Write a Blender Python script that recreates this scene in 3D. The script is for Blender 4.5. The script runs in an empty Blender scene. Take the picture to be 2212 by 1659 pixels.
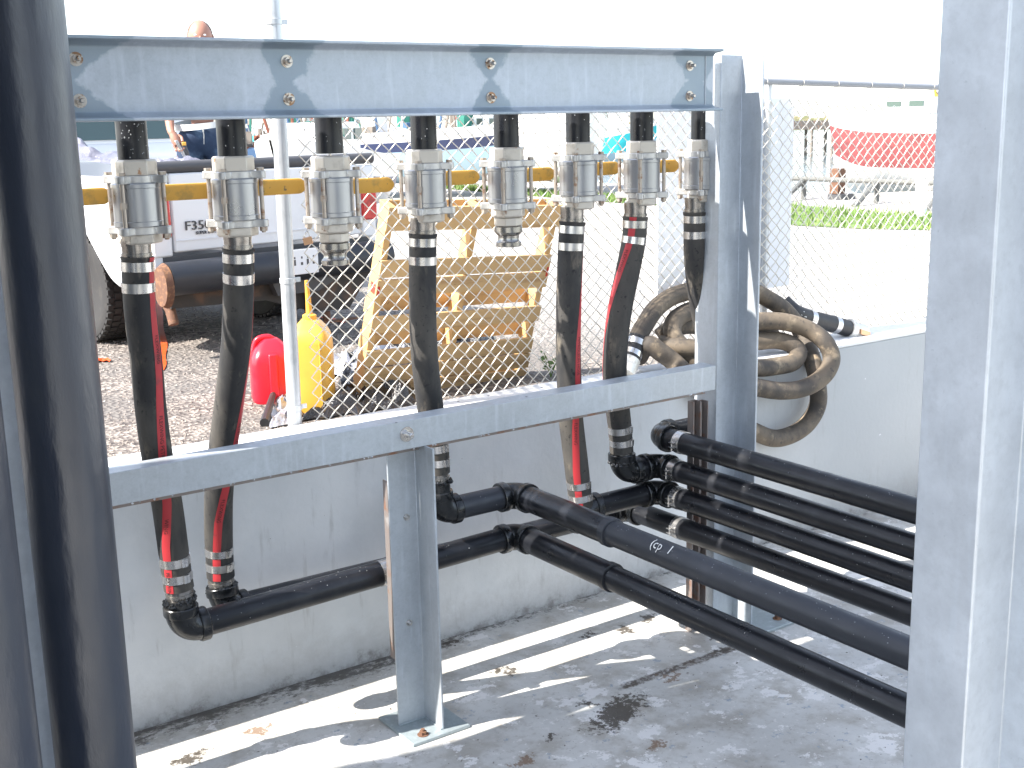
import bpy, math, random
from mathutils import Vector, Matrix, noise
random.seed(7)
R = math.radians
SC = bpy.context.scene
COL = SC.collection

# ------------------------------------------------------------------ camera
F, CX, CY = 2618.0, 1106.0, 829.5            # focal length and centre of a 2212 px wide picture
CAM = Vector((0, 0, 2.7))
pitch, roll, yaw = R(12.21), R(-1.236), R(55.25)
fwd = Vector((math.cos(yaw)*math.cos(pitch), math.sin(yaw)*math.cos(pitch), -math.sin(pitch)))
rt0 = Vector((math.sin(yaw), -math.cos(yaw), 0)); up0 = rt0.cross(fwd)
rt = math.cos(roll)*rt0 + math.sin(roll)*up0
up = -math.sin(roll)*rt0 + math.cos(roll)*up0
cd = bpy.data.cameras.new('camera'); cam = bpy.data.objects.new('camera', cd); COL.objects.link(cam)
cd.sensor_width = 36; cd.lens = 36*F/2212; cd.clip_start = .05; cd.clip_end = 3000
m = Matrix((rt, up, -fwd)).transposed().to_4x4(); m.translation = CAM
cam.matrix_world = m
SC.camera = cam

# ------------------------------------------------------------------ light
SUN = Vector((-1.0, .18, 1.0)).normalized()
w = bpy.data.worlds.new('World'); SC.world = w; w.use_nodes = True
wn = w.node_tree.nodes; wl = w.node_tree.links
sky = wn.new('ShaderNodeTexSky'); sky.sky_type = 'NISHITA'; sky.sun_disc = False
sky.sun_elevation = math.asin(SUN.z); sky.sun_rotation = math.atan2(SUN.x, SUN.y) % (2*math.pi)
sky.air_density = 1.0; sky.dust_density = 1.0; sky.ozone_density = 1.0
wn['Background'].inputs['Strength'].default_value = .125
hs = wn.new('ShaderNodeHueSaturation'); hs.inputs['Saturation'].default_value = .62      # thin high cloud: paler than a clear sky
wl.new(sky.outputs[0], hs.inputs['Color']); wl.new(hs.outputs[0], wn['Background'].inputs['Color'])
sl = bpy.data.lights.new('sun', 'SUN'); so = bpy.data.objects.new('sun', sl); COL.objects.link(so)
sl.energy = 3.4; sl.angle = R(.5); sl.color = (1, .95, .88)
so.rotation_euler = SUN.to_track_quat('Z', 'Y').to_euler()
SC.view_settings.view_transform = 'Standard'; SC.view_settings.look = 'None'
SC.view_settings.exposure = 2.05; SC.view_settings.gamma = 1
SC.view_settings.use_curve_mapping = False

# ------------------------------------------------------------------ helpers
def ray(u, v): return fwd + rt*((u-CX)/F) - up*((v-CY)/F)
def P(u, v, ax, val):
    d = ray(u, v); t = (val-CAM[ax])/d[ax]; return CAM + d*t
def V(*a): return Vector(a)

class MB:
    def __init__(s): s.v = []; s.f = []
    def add(s, v, f):
        b = len(s.v); s.v += [Vector(p) for p in v]; s.f += [tuple(i+b for i in q) for q in f]; return s
    def box(s, x0, x1, y0, y1, z0, z1):
        return s.add([(x0,y0,z0),(x1,y0,z0),(x1,y1,z0),(x0,y1,z0),(x0,y0,z1),(x1,y0,z1),(x1,y1,z1),(x0,y1,z1)],
                     [(0,3,2,1),(4,5,6,7),(0,1,5,4),(1,2,6,5),(2,3,7,6),(3,0,4,7)])
    def obox(s, c, ax, ay, az):       # oriented box: centre and three half-axis vectors
        c, ax, ay, az = Vector(c), Vector(ax), Vector(ay), Vector(az)
        vs = [c+ax*i+ay*j+az*k for k in (-1,1) for i, j in ((-1,-1),(1,-1),(1,1),(-1,1))]
        return s.add(vs, [(0,3,2,1),(4,5,6,7),(0,1,5,4),(1,2,6,5),(2,3,7,6),(3,0,4,7)])
    def prism(s, poly, a, b, ax=2):   # polygon extruded between a and b along an axis
        n = len(poly)
        def q(p, h):
            return (p[0],p[1],h) if ax == 2 else ((p[0],h,p[1]) if ax == 1 else (h,p[0],p[1]))
        fs = [tuple(range(n))[::-1], tuple(range(n, 2*n))] + [(i,(i+1)%n,n+(i+1)%n,n+i) for i in range(n)]
        return s.add([q(p,a) for p in poly]+[q(p,b) for p in poly], fs)
    def sweep(s, pts, r, n=14, cap=True, ref=None, a0=0, a1=None):
        """tube along pts; r number or f(t in 0..1); with a0,a1 functions of t only an angular strip (radians)"""
        pts = [Vector(p) for p in pts]; N = len(pts); fr = frames(pts, ref); base = len(s.v)
        strip = a1 is not None; m = n+1 if strip else n
        for i in range(N):
            t = i/(N-1); T, e1, e2 = fr[i]; rr = r(t) if callable(r) else r
            for k in range(m):
                a = (a0(t)+(a1(t)-a0(t))*k/n) if strip else 2*math.pi*k/n
                s.v.append(pts[i] + e1*(rr*math.cos(a)) + e2*(rr*math.sin(a)))
        for i in range(N-1):
            for k in range(n):
                a = base+i*m+k; b = base+i*m+((k+1) if strip else (k+1)%n); s.f.append((a, b, b+m, a+m))
        if cap and not strip:
            s.f.append(tuple(base+k for k in range(n))[::-1]); s.f.append(tuple(base+(N-1)*m+k for k in range(n)))
        return s
    def tube(s, a, b, r, n=12, cap=True, r2=None):
        return s.sweep([a, b], r if r2 is None else (lambda t: r+(r2-r)*t), n, cap)
    def lathe(s, prof, c=(0,0,0), n=24, axis=(0,0,1)):
        c = Vector(c); ax = Vector(axis).normalized(); e1 = ax.orthogonal().normalized(); e2 = ax.cross(e1); b = len(s.v)
        for r, h in prof:
            for k in range(n):
                a = 2*math.pi*k/n; s.v.append(c+ax*h+e1*(r*math.cos(a))+e2*(r*math.sin(a)))
        for i in range(len(prof)-1):
            for k in range(n):
                s.f.append((b+i*n+k, b+i*n+(k+1)%n, b+(i+1)*n+(k+1)%n, b+(i+1)*n+k))
        s.f.append(tuple(b+k for k in range(n))[::-1]); s.f.append(tuple(b+(len(prof)-1)*n+k for k in range(n)))
        return s

def frames(pts, ref=None):
    N = len(pts); out = []; e1 = None
    for i in range(N):
        T = (pts[min(i+1,N-1)]-pts[max(i-1,0)]).normalized()
        if ref is not None: e1 = Vector(ref)
        elif e1 is None: e1 = T.orthogonal()
        e1 = (e1-T*e1.dot(T)).normalized(); e2 = T.cross(e1)
        if ref is not None: e2 = -e2 if e2.dot(-fwd) < 0 else e2
        out.append((T, e1.copy(), e2))
    return out

def catmull(p, k=8):
    p = [Vector(q) for q in p]; p = [p[0]*2-p[1]]+p+[p[-1]*2-p[-2]]; o = []
    for i in range(1, len(p)-2):
        a, b, c, d = p[i-1:i+3]
        for j in range(k):
            t = j/k
            o.append(.5*((2*b)+(c-a)*t+(2*a-5*b+4*c-d)*t*t+(3*b-a-3*c+d)*t*t*t))
    o.append(p[-2]); return o
def length_at(pts):
    L = [0]
    for i in range(1, len(pts)): L.append(L[-1]+(pts[i]-pts[i-1]).length)
    return L
def at_len(pts, L, s):
    s = max(0, min(L[-1], s))
    for i in range(1, len(L)):
        if L[i] >= s:
            t = (s-L[i-1])/max(1e-9, L[i]-L[i-1]); return pts[i-1].lerp(pts[i], t)
    return pts[-1]
def cut(pts, a, b, n=6):
    L = length_at(pts); return [at_len(pts, L, a+(b-a)*i/n) for i in range(n+1)]

OFF = {}
def build(name, mb, mat, parent=None, smooth=35, bevel=0, **props):
    me = bpy.data.meshes.new(name)
    off = OFF.get(parent.name, V(0,0,0)) if parent else V(0,0,0)
    me.from_pydata([tuple(p-off) for p in mb.v], [], mb.f)
    me.validate(); me.update()
    o = bpy.data.objects.new(name, me); COL.objects.link(o)
    for mm in (mat if isinstance(mat, (list, tuple)) else [mat]): me.materials.append(mm)
    if smooth:
        me.polygons.foreach_set('use_smooth', [True]*len(me.polygons)); me.set_sharp_from_angle(angle=R(smooth))
    if bevel:
        b = o.modifiers.new('bevel', 'BEVEL'); b.width = bevel; b.segments = 2; b.limit_method = 'ANGLE'; b.angle_limit = R(40)
    if parent: o.parent = parent; OFF[o.name] = off
    else: OFF[o.name] = V(0,0,0)
    for k, q in props.items(): o[k] = q
    return o
def thing(name, label, cat, loc=(0,0,0), group=None, rz=0):
    o = bpy.data.objects.new(name, None); COL.objects.link(o); o.location = loc; o.rotation_euler = (0,0,rz)
    o.empty_display_size = .1
    o['label'] = label; o['category'] = cat
    if group: o['group'] = group
    OFF[o.name] = Vector(loc) if not rz else V(0,0,0)
    return o
def tag(o, label, cat, group=None):
    o['label'] = label; o['category'] = cat
    if group: o['group'] = group
    return o
def dup(root, loc, label, group=None, rz=None):
    r = root.copy(); COL.objects.link(r); r.location = loc; r['label'] = label
    if rz is not None: r.rotation_euler = (0,0,rz)
    if group: r['group'] = group
    for ch in list(root.children):
        c = ch.copy(); COL.objects.link(c); c.parent = r
        for g in list(ch.children):
            d = g.copy(); COL.objects.link(d); d.parent = c
    return r
def textmesh(s, size, extrude=0.0, res=2):
    cu = bpy.data.curves.new('t', 'FONT'); cu.body = s; cu.size = size; cu.extrude = extrude; cu.resolution_u = res
    o = bpy.data.objects.new('t', cu); COL.objects.link(o); bpy.context.view_layer.update()
    me = bpy.data.meshes.new_from_object(o.evaluated_get(bpy.context.evaluated_depsgraph_get()))
    vs = [v.co.copy() for v in me.vertices]; fs = [tuple(p.vertices) for p in me.polygons]
    bpy.data.objects.remove(o); bpy.data.curves.remove(cu); bpy.data.meshes.remove(me)
    return vs, fs

# ------------------------------------------------------------------ materials
class NT:
    def __init__(s, name):
        s.m = bpy.data.materials.new(name); s.m.use_nodes = True; s.t = s.m.node_tree
        s.b = s.t.nodes['Principled BSDF']; s.out = s.t.nodes['Material Output']
    def n(s, typ, **kw):
        nd = s.t.nodes.new('ShaderNode'+typ)
        for k, q in kw.items():
            if k.startswith('_'): setattr(nd, k[1:], q)
            else: s.set(nd, k.replace('_', ' '), q)
        return nd
    def set(s, nd, key, q):
        i = nd.inputs[int(key[1:])] if key[0] == 'i' and key[1:].isdigit() else nd.inputs[key]
        if isinstance(q, bpy.types.NodeSocket): s.t.links.new(q, i)
        else: i.default_value = q
    def math(s, op, a, b=0., c=0., clamp=False):
        nd = s.t.nodes.new('ShaderNodeMath'); nd.operation = op; nd.use_clamp = clamp
        for i, q in enumerate((a, b, c)):
            if isinstance(q, bpy.types.NodeSocket): s.t.links.new(q, nd.inputs[i])
            else: nd.inputs[i].default_value = q
        return nd.outputs[0]
    def mix(s, fac, a, b, mode='MIX'):
        nd = s.t.nodes.new('ShaderNodeMix'); nd.data_type = 'RGBA'; nd.blend_type = mode
        for i, q in ((0, fac), (6, a), (7, b)):
            if isinstance(q, bpy.types.NodeSocket): s.t.links.new(q, nd.inputs[i])
            else: nd.inputs[i].default_value = q if not isinstance(q, tuple) or len(q) == 4 else (*q, 1)
        return nd.outputs[2]
    def ramp(s, fac, lo, hi, a=0., b=1.):
        nd = s.t.nodes.new('ShaderNodeMapRange'); nd.clamp = True; nd.interpolation_type = 'SMOOTHSTEP'
        s.t.links.new(fac, nd.inputs[0])
        for i, q in enumerate((lo, hi, a, b)): nd.inputs[i+1].default_value = q
        return nd.outputs[0]
    def coord(s, rnd=True, stretch=None):
        tc = s.n('TexCoord'); v = tc.outputs['Object']
        if rnd:
            oi = s.n('ObjectInfo'); sc = s.n('VectorMath', _operation='ADD'); s.set(sc, 'i0', v)
            mm = s.math('MULTIPLY', oi.outputs['Random'], 37.); s.t.links.new(mm, sc.inputs[1]); v = sc.outputs[0]
        if stretch:
            q = s.n('VectorMath', _operation='MULTIPLY', i0=v, i1=stretch); v = q.outputs[0]
        return v
    def noise(s, v, scale, detail=4., rough=.55, dist=0.):
        return s.n('TexNoise', Vector=v, Scale=scale, Detail=detail, Roughness=rough, Distortion=dist).outputs[0]
    def bump(s, h, strength, dist=.01):
        nd = s.n('Bump', Height=h, Strength=strength, Distance=dist); s.t.links.new(nd.outputs[0], s.b.inputs['Normal']); return nd
    def fin(s, col, rough=.5, metal=0., spec=None):
        s.set(s.b, 'Base Color', col if not isinstance(col, tuple) else (*col[:3], 1))
        s.set(s.b, 'Roughness', rough); s.set(s.b, 'Metallic', metal)
        if spec is not None: s.set(s.b, 'Specular IOR Level', spec)
        return s.m

def mk(name, c, rough=.5, metal=0., layers=(), bump=None, stretch=None, rnd=True, rv=0., spec=None, coat=0.):
    """base colour + noise-masked layers (colour, scale, lo, hi[, stretch])"""
    t = NT(name); v = t.coord(rnd, stretch); col = (*c, 1)
    for L in layers:
        vv = v
        if len(L) > 4: vv = t.n('VectorMath', _operation='MULTIPLY', i0=v, i1=L[4]).outputs[0]
        k = t.ramp(t.noise(vv, L[1], 6., .6), L[2], L[3]); col = t.mix(k, col, L[0])
    rr = rough
    if rv: rr = t.ramp(t.noise(v, 9., 5.), .3, .7, max(.02, rough-rv), rough+rv)
    if bump: t.bump(t.noise(v, bump[0], 5.), bump[1], bump[2] if len(bump) > 2 else .003)
    mm = t.fin(col, rr, metal, spec)
    if coat: t.b.inputs['Coat Weight'].default_value = coat; t.b.inputs['Coat Roughness'].default_value = .12
    return mm

def galvanised(name, c=(.42,.455,.49), stain_x=None, dark=(.235,.29,.335)):
    t = NT(name); v = t.coord(stain_x is None)
    vo = t.n('TexVoronoi', Vector=v, Scale=140.).outputs['Color']
    sp = t.n('SeparateColor', Color=vo).outputs[0]
    n1 = t.noise(v, 4.5, 10., .72); n2 = t.noise(v, 60., 4.)
    col = t.mix(t.ramp(n1, .3, .72), tuple(x*.88 for x in c), tuple(min(1, x*1.10) for x in c))
    col = t.mix(t.math('MULTIPLY', t.ramp(t.noise(v, 26., 8., .7), .45, .7), .35), col, tuple(x*.74 for x in c))
    col = t.mix(t.math('MULTIPLY', sp, .10), col, (.62,.66,.70))
    st = t.noise(t.n('VectorMath', _operation='MULTIPLY', i0=v, i1=(1.,1.,.12)).outputs[0], 30., 5.)
    col = t.mix(t.math('MULTIPLY', t.ramp(st, .52, .74), .35), col, (.58,.63,.68))
    col = t.mix(t.math('MULTIPLY', t.ramp(n2, .66, .8), .4), col, (.24,.28,.31))
    rough = t.ramp(n1, .3, .7, .38, .56)
    if stain_x:
        x = t.n('SeparateXYZ', Vector=v)
        mask = None
        nz = t.math('MULTIPLY', t.math('SUBTRACT', t.noise(v, 9., 5., .6), .5), .16)
        for cx, wd in stain_x:
            d = t.math('ABSOLUTE', t.math('SUBTRACT', x.outputs[0], cx))
            # hour-glass patches of cold-galvanising paint round each bolt pair
            zz = t.math('ABSOLUTE', t.math('SUBTRACT', x.outputs[2], .144))
            wv = t.math('ADD', wd*.45, t.math('MULTIPLY', zz, wd*7.5))
            k = t.ramp(t.math('ADD', t.math('SUBTRACT', d, wv), nz), -.012, .012, 1., 0.)
            mask = k if mask is None else t.math('MAXIMUM', mask, k)
        col = t.mix(t.math('MULTIPLY', mask, .85), col, dark)
    t.bump(t.math('ADD', t.math('MULTIPLY', n1, .5), t.math('MULTIPLY', sp, .1)), .25, .004)
    return t.fin(col, rough, .35)

M = {}
M['galv'] = galvanised('galvanised steel')
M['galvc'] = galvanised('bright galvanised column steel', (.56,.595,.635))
M['galvb'] = galvanised('galvanised beam steel', (.42,.46,.505), [(-1.32,.17),(-.443,.085),(.5,.075),(1.70,.12)])
M['galvr'] = galvanised('galvanised rail steel', (.40,.43,.455))
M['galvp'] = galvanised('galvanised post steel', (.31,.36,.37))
M['black'] = mk('black coated pipe', (.008,.009,.012), .36, 0, [((.020,.021,.025), 5., .5, .75)], (90., .35, .0012), rv=.09, coat=.08, spec=.38)
M['blackd'] = mk('dull grey-black pipe', (.022,.025,.032), .45, 0, [((.036,.039,.048), 4., .5, .8)], (60., .25, .001), rv=.08)
M['fitting'] = mk('black pipe fitting', (.006,.007,.008), .28, 0, [((.03,.03,.03), 14., .5, .75)], (35., .5, .0025), rv=.1, coat=.15)
M['bigpipe'] = mk('big black painted pipe', (.012,.018,.034), .40, 0, [((.02,.025,.036), 6., .5, .7)], (16., .8, .006), stretch=(1,1,.35), rv=.08, coat=.0, spec=1.0)
M['rubber'] = mk('black hose rubber', (.026,.026,.027), .72, 0, [((.072,.066,.058), 5., .36, .62, (1,1,.35)), ((.13,.112,.088), 14., .56, .72, (1,1,.4)), ((.02,.02,.02), 40., .58, .7)], (120., .4, .0012), spec=.3)
M['rubberd'] = mk('dusty tan hose rubber', (.150,.118,.084), .75, 0, [((.055,.047,.040), 5., .38, .66), ((.05,.045,.04), 26., .56, .74), ((.26,.205,.14), 12., .54, .7)], (70., .5, .002))
M['rubbern'] = mk('new black rubber', (.020,.020,.022), .5, 0, [((.05,.05,.05), 10., .5, .8)], (100., .3, .001))
M['red'] = mk('red hose stripe', (.42,.028,.035), .55, 0, [((.25,.03,.035), 14., .55, .7)], (80., .3, .001))
M['ink'] = mk('black lettering', (.03,.012,.012), .7)
M['steel'] = mk('brushed stainless band', (.58,.57,.56), .26, .9, [((.45,.44,.42), 8., .5, .7)], rv=.08)
M['valve'] = mk('cast stainless valve', (.50,.49,.47), .42, .65, [((.36,.35,.33), 8., .5, .7), ((.40,.26,.15), 13., .66, .8)], (150., .3, .001), rv=.08)
M['vbody'] = mk('machined valve body', (.37,.375,.385), .32, .75, [((.28,.28,.29), 6., .5, .8)], rv=.05)
M['hex'] = mk('cast hexagon steel', (.52,.48,.42), .48, .45, [((.30,.27,.23), 12., .52, .75), ((.36,.18,.08), 18., .64, .74)], (130., .4, .0012))
M['shank'] = mk('wet steel shank', (.30,.285,.265), .25, .85, [((.22,.20,.18), 14., .5, .65)], (60., .3, .001))
M['rusty'] = mk('rusting bolt steel', (.40,.35,.30), .38, .7, [((.24,.14,.09), 25., .52, .66)])
M['bolt'] = mk('bright bolt steel', (.50,.46,.42), .3, .85, [((.25,.15,.09), 40., .5, .6)])
M['rust'] = mk('rust', (.13,.065,.04), .8, 0, [((.24,.12,.06), 30., .5, .65)], (80., .6, .002))
M['yellow'] = mk('yellow vinyl grip', (.62,.34,.055), .5, 0, [((.42,.26,.06), 14., .5, .66), ((.16,.12,.06), 34., .64, .72)])
M['strut'] = mk('bare brown steel channel', (.24,.21,.195), .5, .4, [((.26,.13,.08), 12., .5, .7), ((.33,.31,.30), 9., .6, .7)])
M['white'] = mk('white vehicle paint', (.78,.79,.80), .22, 0, [((.68,.68,.68), 2., .5, .9)], coat=.6)
M['whitep'] = mk('white painted surface', (.74,.75,.77), .5, 0, [((.62,.63,.64), 3., .5, .8)])
M['plate'] = mk('white plate enamel', (.82,.84,.86), .4)
M['glass'] = mk('tinted rear glass', (.03,.07,.065), .06, 0, spec=.8)
M['tyre'] = mk('tyre rubber', (.026,.025,.025), .75, 0, [((.04,.037,.034), 12., .5, .7)], (60., .5, .002))
M['under'] = mk('dirty dark underbody', (.045,.040,.036), .7, 0, [((.12,.07,.045), 5., .5, .7)])
M['rim'] = mk('wheel rim steel', (.5,.5,.52), .35, .7)
M['redlens'] = mk('red lamp lens', (.55,.01,.015), .12, 0, [((.30,.005,.01), 20., .5, .6)], coat=.8)
M['darkpl'] = mk('dark grey plastic', (.07,.07,.075), .5)
M['tarp'] = mk('silver grey plastic sheet', (.15,.15,.19), .3, 0, [((.24,.24,.29), 4., .5, .65)], (9., .9, .04))
M['jeans'] = mk('blue denim', (.022,.042,.085), .85, 0, [((.075,.13,.20), 5.5, .45, .66)], (120., .3, .001))
M['shirt'] = mk('navy shirt', (.02,.025,.045), .85)
M['tee'] = mk('white undershirt hem', (.66,.66,.62), .85)
M['skin'] = mk('skin', (.36,.18,.125), .5, 0, [((.42,.20,.14), 8., .5, .8)])
M['hair'] = mk('short brown hair', (.10,.055,.04), .8, 0, bump=(200., .5, .002))
M['wood'] = mk('pallet pine', (.54,.36,.175), .75, 0, [((.38,.235,.11), 6., .5, .7, (.25,1,3)), ((.15,.085,.04), 22., .68, .74)], (30., .4, .002))
M['woodo'] = mk('fresh sawn pine', (.55,.34,.14), .75, 0, [((.52,.33,.16), 8., .5, .7)])
M['reddye'] = mk('red paint mark', (.5,.04,.02), .7)
M['can_y'] = mk('yellow plastic can', (.74,.40,.055), .38, 0, [((.62,.33,.05), 6., .5, .8)], (20., .2, .002))
M['can_r'] = mk('red plastic can', (.62,.012,.03), .32, 0, [((.5,.01,.02), 8., .5, .8)], (20., .2, .002))
M['bag'] = mk('black plastic sheeting', (.012,.012,.014), .22, 0, bump=(16., .9, .03), coat=.5)
M['bags'] = mk('silver side of plastic sheeting', (.33,.34,.38), .35, .3, bump=(14., .9, .02))
M['orange'] = mk('orange strap', (.62,.075,.008), .6)
M['chalk'] = mk('chalk', (.75,.75,.72), .9)
M['cast'] = mk('white cast aluminium', (.62,.61,.57), .4, .4, [((.45,.40,.33), 14., .55, .7)])
M['brass'] = mk('brass', (.6,.36,.22), .35, .8)
M['fence'] = mk('galvanised fence wire', (.70,.66,.58), .6, 0)
M['fpost'] = mk('galvanised fence pipe', (.56,.58,.60), .38, .5, [((.44,.46,.48), 7., .5, .7), ((.35,.33,.30), 20., .66, .75)])
M['cabinet'] = mk('pale painted sheet', (.84,.85,.88), .55, 0, [((.78,.79,.83), 2., .5, .8)])
M['grass'] = mk('grass blades', (.10,.17,.035), .7, 0, [((.19,.25,.07), 3., .45, .65)])
M['leaf'] = mk('leaf', (.10,.18,.03), .6)
M['navy'] = mk('navy gelcoat', (.015,.03,.10), .15, 0, coat=.8)
M['blue'] = mk('blue gelcoat', (.03,.12,.45), .2, 0, coat=.6)
M['pale'] = mk('pale blue boat paint', (.42,.58,.68), .3)
M['turq'] = mk('turquoise paint', (.05,.52,.55), .3)
M['redhull'] = mk('faded red antifouling', (.24,.060,.060), .7, 0, [((.16,.045,.045), 3., .5, .7)])
M['gel'] = mk('white gelcoat', (.80,.80,.78), .25, 0, coat=.5)
M['timber'] = mk('weathered dock timber', (.22,.19,.16), .85, 0, [((.12,.10,.08), 4., .5, .7)])
M['rail'] = mk('grey painted railing', (.13,.13,.12), .6)
M['rope'] = mk('green netting', (.03,.16,.12), .9)
M['yrig'] = mk('yellow rigging paint', (.62,.42,.06), .6)
M['bush'] = mk('far shoreline scrub', (.16,.17,.09), .9, 0, [((.26,.22,.14), .4, .45, .6)])
M['tank'] = mk('dark grey tank paint', (.10,.11,.12), .5, 0, [((.14,.14,.15), 1., .5, .8)])

def m_wall():
    t = NT('grey painted concrete'); v = t.coord(False)
    z = t.n('SeparateXYZ', Vector=v).outputs[2]
    n1 = t.noise(v, 1.6, 8., .6); n2 = t.noise(v, 38., 6., .7)
    col = t.mix(t.ramp(n1, .35, .68), (.53,.552,.565), (.63,.645,.652))
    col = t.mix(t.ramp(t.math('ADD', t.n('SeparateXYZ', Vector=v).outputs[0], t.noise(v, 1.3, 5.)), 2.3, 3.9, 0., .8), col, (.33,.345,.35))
    # scuffs, drips and bare specks
    st = t.noise(t.n('VectorMath', _operation='MULTIPLY', i0=v, i1=(1.,1.,.16)).outputs[0], 13., 7., .65)
    col = t.mix(t.math('MULTIPLY', t.ramp(st, .56, .74), .5), col, (.30,.30,.29))
    col = t.mix(t.ramp(n2, .71, .745), col, (.14,.13,.12))
    col = t.mix(t.ramp(t.noise(v, 17., 8., .7), .70, .73), col, (.74,.75,.76))
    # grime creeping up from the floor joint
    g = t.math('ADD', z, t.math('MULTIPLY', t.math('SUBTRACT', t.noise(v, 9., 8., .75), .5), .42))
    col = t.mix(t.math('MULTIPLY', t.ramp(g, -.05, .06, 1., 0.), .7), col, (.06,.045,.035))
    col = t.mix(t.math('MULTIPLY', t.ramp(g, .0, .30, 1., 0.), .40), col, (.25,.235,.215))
    t.bump(t.math('ADD', t.noise(v, 28., 6.), t.math('MULTIPLY', t.noise(v, 3., 2.), 2.)), .35, .006)
    return t.fin(col, .62)
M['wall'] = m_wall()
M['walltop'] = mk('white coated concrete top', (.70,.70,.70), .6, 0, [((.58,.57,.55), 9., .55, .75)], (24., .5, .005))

SPOTS = [  # dirt blobs on the floor: (u, v, rx, ry, colour index) read off the floor plane
 (1335,1538,.20,.085,0),(1105,1450,.045,.035,0),(1350,1362,.05,.04,0),(560,1575,.045,.03,1),(1075,1452,.04,.03,0),
 (985,1290,.055,.03,0),(975,1390,.05,.03,0),(410,1640,.09,.04,0),(1560,1405,.03,.03,0),(1400,1335,.07,.04,0),(1275,1372,.05,.03,0),
 (1570,1360,.16,.03,0),(1450,1460,.06,.03,1),(1385,1290,.06,.02,1),(1265,1520,.025,.02,0),(1420,1610,.05,.025,1),(1130,1640,.06,.03,1),(1190,1595,.03,.02,0)]
def m_floor():
    t = NT('peeling grey floor paint'); v = t.coord(False)
    sep = t.n('SeparateXYZ', Vector=v); x, y = sep.outputs[0], sep.outputs[1]
    wob = t.n('TexNoise', Vector=v, Scale=13., Detail=6., Roughness=.7).outputs['Color']
    wv = t.n('VectorMath', _operation='SUBTRACT', i0=wob, i1=(.5,.5,.5)).outputs[0]
    dv = t.n('VectorMath', _operation='MULTIPLY_ADD', i0=wv, i1=(.24,.24,0), i2=v).outputs[0]
    n1 = t.noise(v, 1.7, 8., .6)
    col = t.mix(t.ramp(n1, .35, .66), (.475,.465,.435), (.60,.59,.555))
    col = t.mix(t.math('MULTIPLY', t.ramp(t.noise(v, 4.2, 7., .65), .44, .64), .65), col, (.31,.28,.235))
    col = t.mix(t.math('MULTIPLY', t.ramp(t.noise(v, 22., 8., .75), .52, .66), .45), col, (.24,.21,.17))
    pe = t.math('ADD', t.noise(v, 6., 9., .72), t.math('MULTIPLY', t.math('SUBTRACT', n1, .5), .35))
    col = t.mix(t.ramp(pe, .57, .585), col, (.70,.68,.65))          # flaked-off white patches
    col = t.mix(t.ramp(t.noise(v, 19., 7., .75), .60, .615), col, (.60,.58,.55))
    col = t.mix(t.ramp(t.noise(v, 11., 8., .7), .62, .635), col, (.30,.34,.38))
    # growth and silt along the wall joint
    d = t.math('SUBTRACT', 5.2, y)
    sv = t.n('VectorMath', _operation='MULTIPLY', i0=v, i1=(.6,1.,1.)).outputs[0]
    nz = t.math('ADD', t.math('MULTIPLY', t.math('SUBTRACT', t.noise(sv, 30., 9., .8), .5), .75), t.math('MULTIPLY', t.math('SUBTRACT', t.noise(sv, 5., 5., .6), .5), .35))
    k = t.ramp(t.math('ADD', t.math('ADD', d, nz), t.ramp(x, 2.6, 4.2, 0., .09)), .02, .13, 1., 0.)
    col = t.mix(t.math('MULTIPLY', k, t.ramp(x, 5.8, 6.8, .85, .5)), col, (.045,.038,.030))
    # expansion joint with debris, and a thin second joint
    for (a, b, wd) in (((3.46,4.19),(4.40,4.18),.030),):
        ax, ay = a; bx, by = b; L = math.hypot(bx-ax, by-ay); nx, ny = -(by-ay)/L, (bx-ax)/L
        sx = t.n('SeparateXYZ', Vector=dv)
        dist = t.math('ABSOLUTE', t.math('ADD', t.math('MULTIPLY', x, nx), t.math('ADD', t.math('MULTIPLY', y, ny), -(ax*nx+ay*ny))))
        along = t.math('ADD', t.math('MULTIPLY', x, (bx-ax)/L), t.math('ADD', t.math('MULTIPLY', y, (by-ay)/L), -(ax*(bx-ax)+ay*(by-ay))/L))
        nn = t.math('MULTIPLY', t.noise(v, 45., 5., .7), .05)
        kk = t.math('MULTIPLY', t.ramp(t.math('ADD', dist, nn), wd+.012, wd+.03, 1., 0.), t.math('MULTIPLY', t.ramp(along, 0., .08), t.ramp(along, .90, .98, 1., 0.)))
        col = t.mix(t.math('MULTIPLY', kk, t.ramp(t.noise(v, 26., 5., .7), .38, .56, .35, .95)), col, (.05,.032,.02))
    cols = [(.05,.038,.026), (.17,.09,.04)]
    brk = t.ramp(t.noise(v, 34., 8., .78), .38, .56, .55, -.35)
    for (u, w_, rx, ry, c) in SPOTS:
        p = P(u, w_, 2, 0)
        mp = t.n('Mapping', _vector_type='TEXTURE', Vector=dv, Location=(p.x, p.y, 0), Rotation=(0,0,R(20)), Scale=(rx, ry, 1.))
        ln = t.n('VectorMath', _operation='LENGTH', i0=mp.outputs[0])
        col = t.mix(t.ramp(t.math('ADD', ln.outputs['Value'], brk), .72, 1.02, .93 if c == 0 else .8, 0.), col, cols[c])
    for i, (sc, th, c) in enumerate(((30., .715, (.07,.055,.04)), (62., .70, (.12,.10,.08)))):
        col = t.mix(t.ramp(t.noise(v, sc, 3., .5), th, th+.02), col, c)
    t.bump(t.math('ADD', t.math('MULTIPLY', t.ramp(pe, .585, .60), -.5), t.noise(v, 40., 7., .7)), .4, .004)
    return t.fin(col, t.ramp(n1, .3, .7, .38, .62))
M['floor'] = m_floor()

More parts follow.
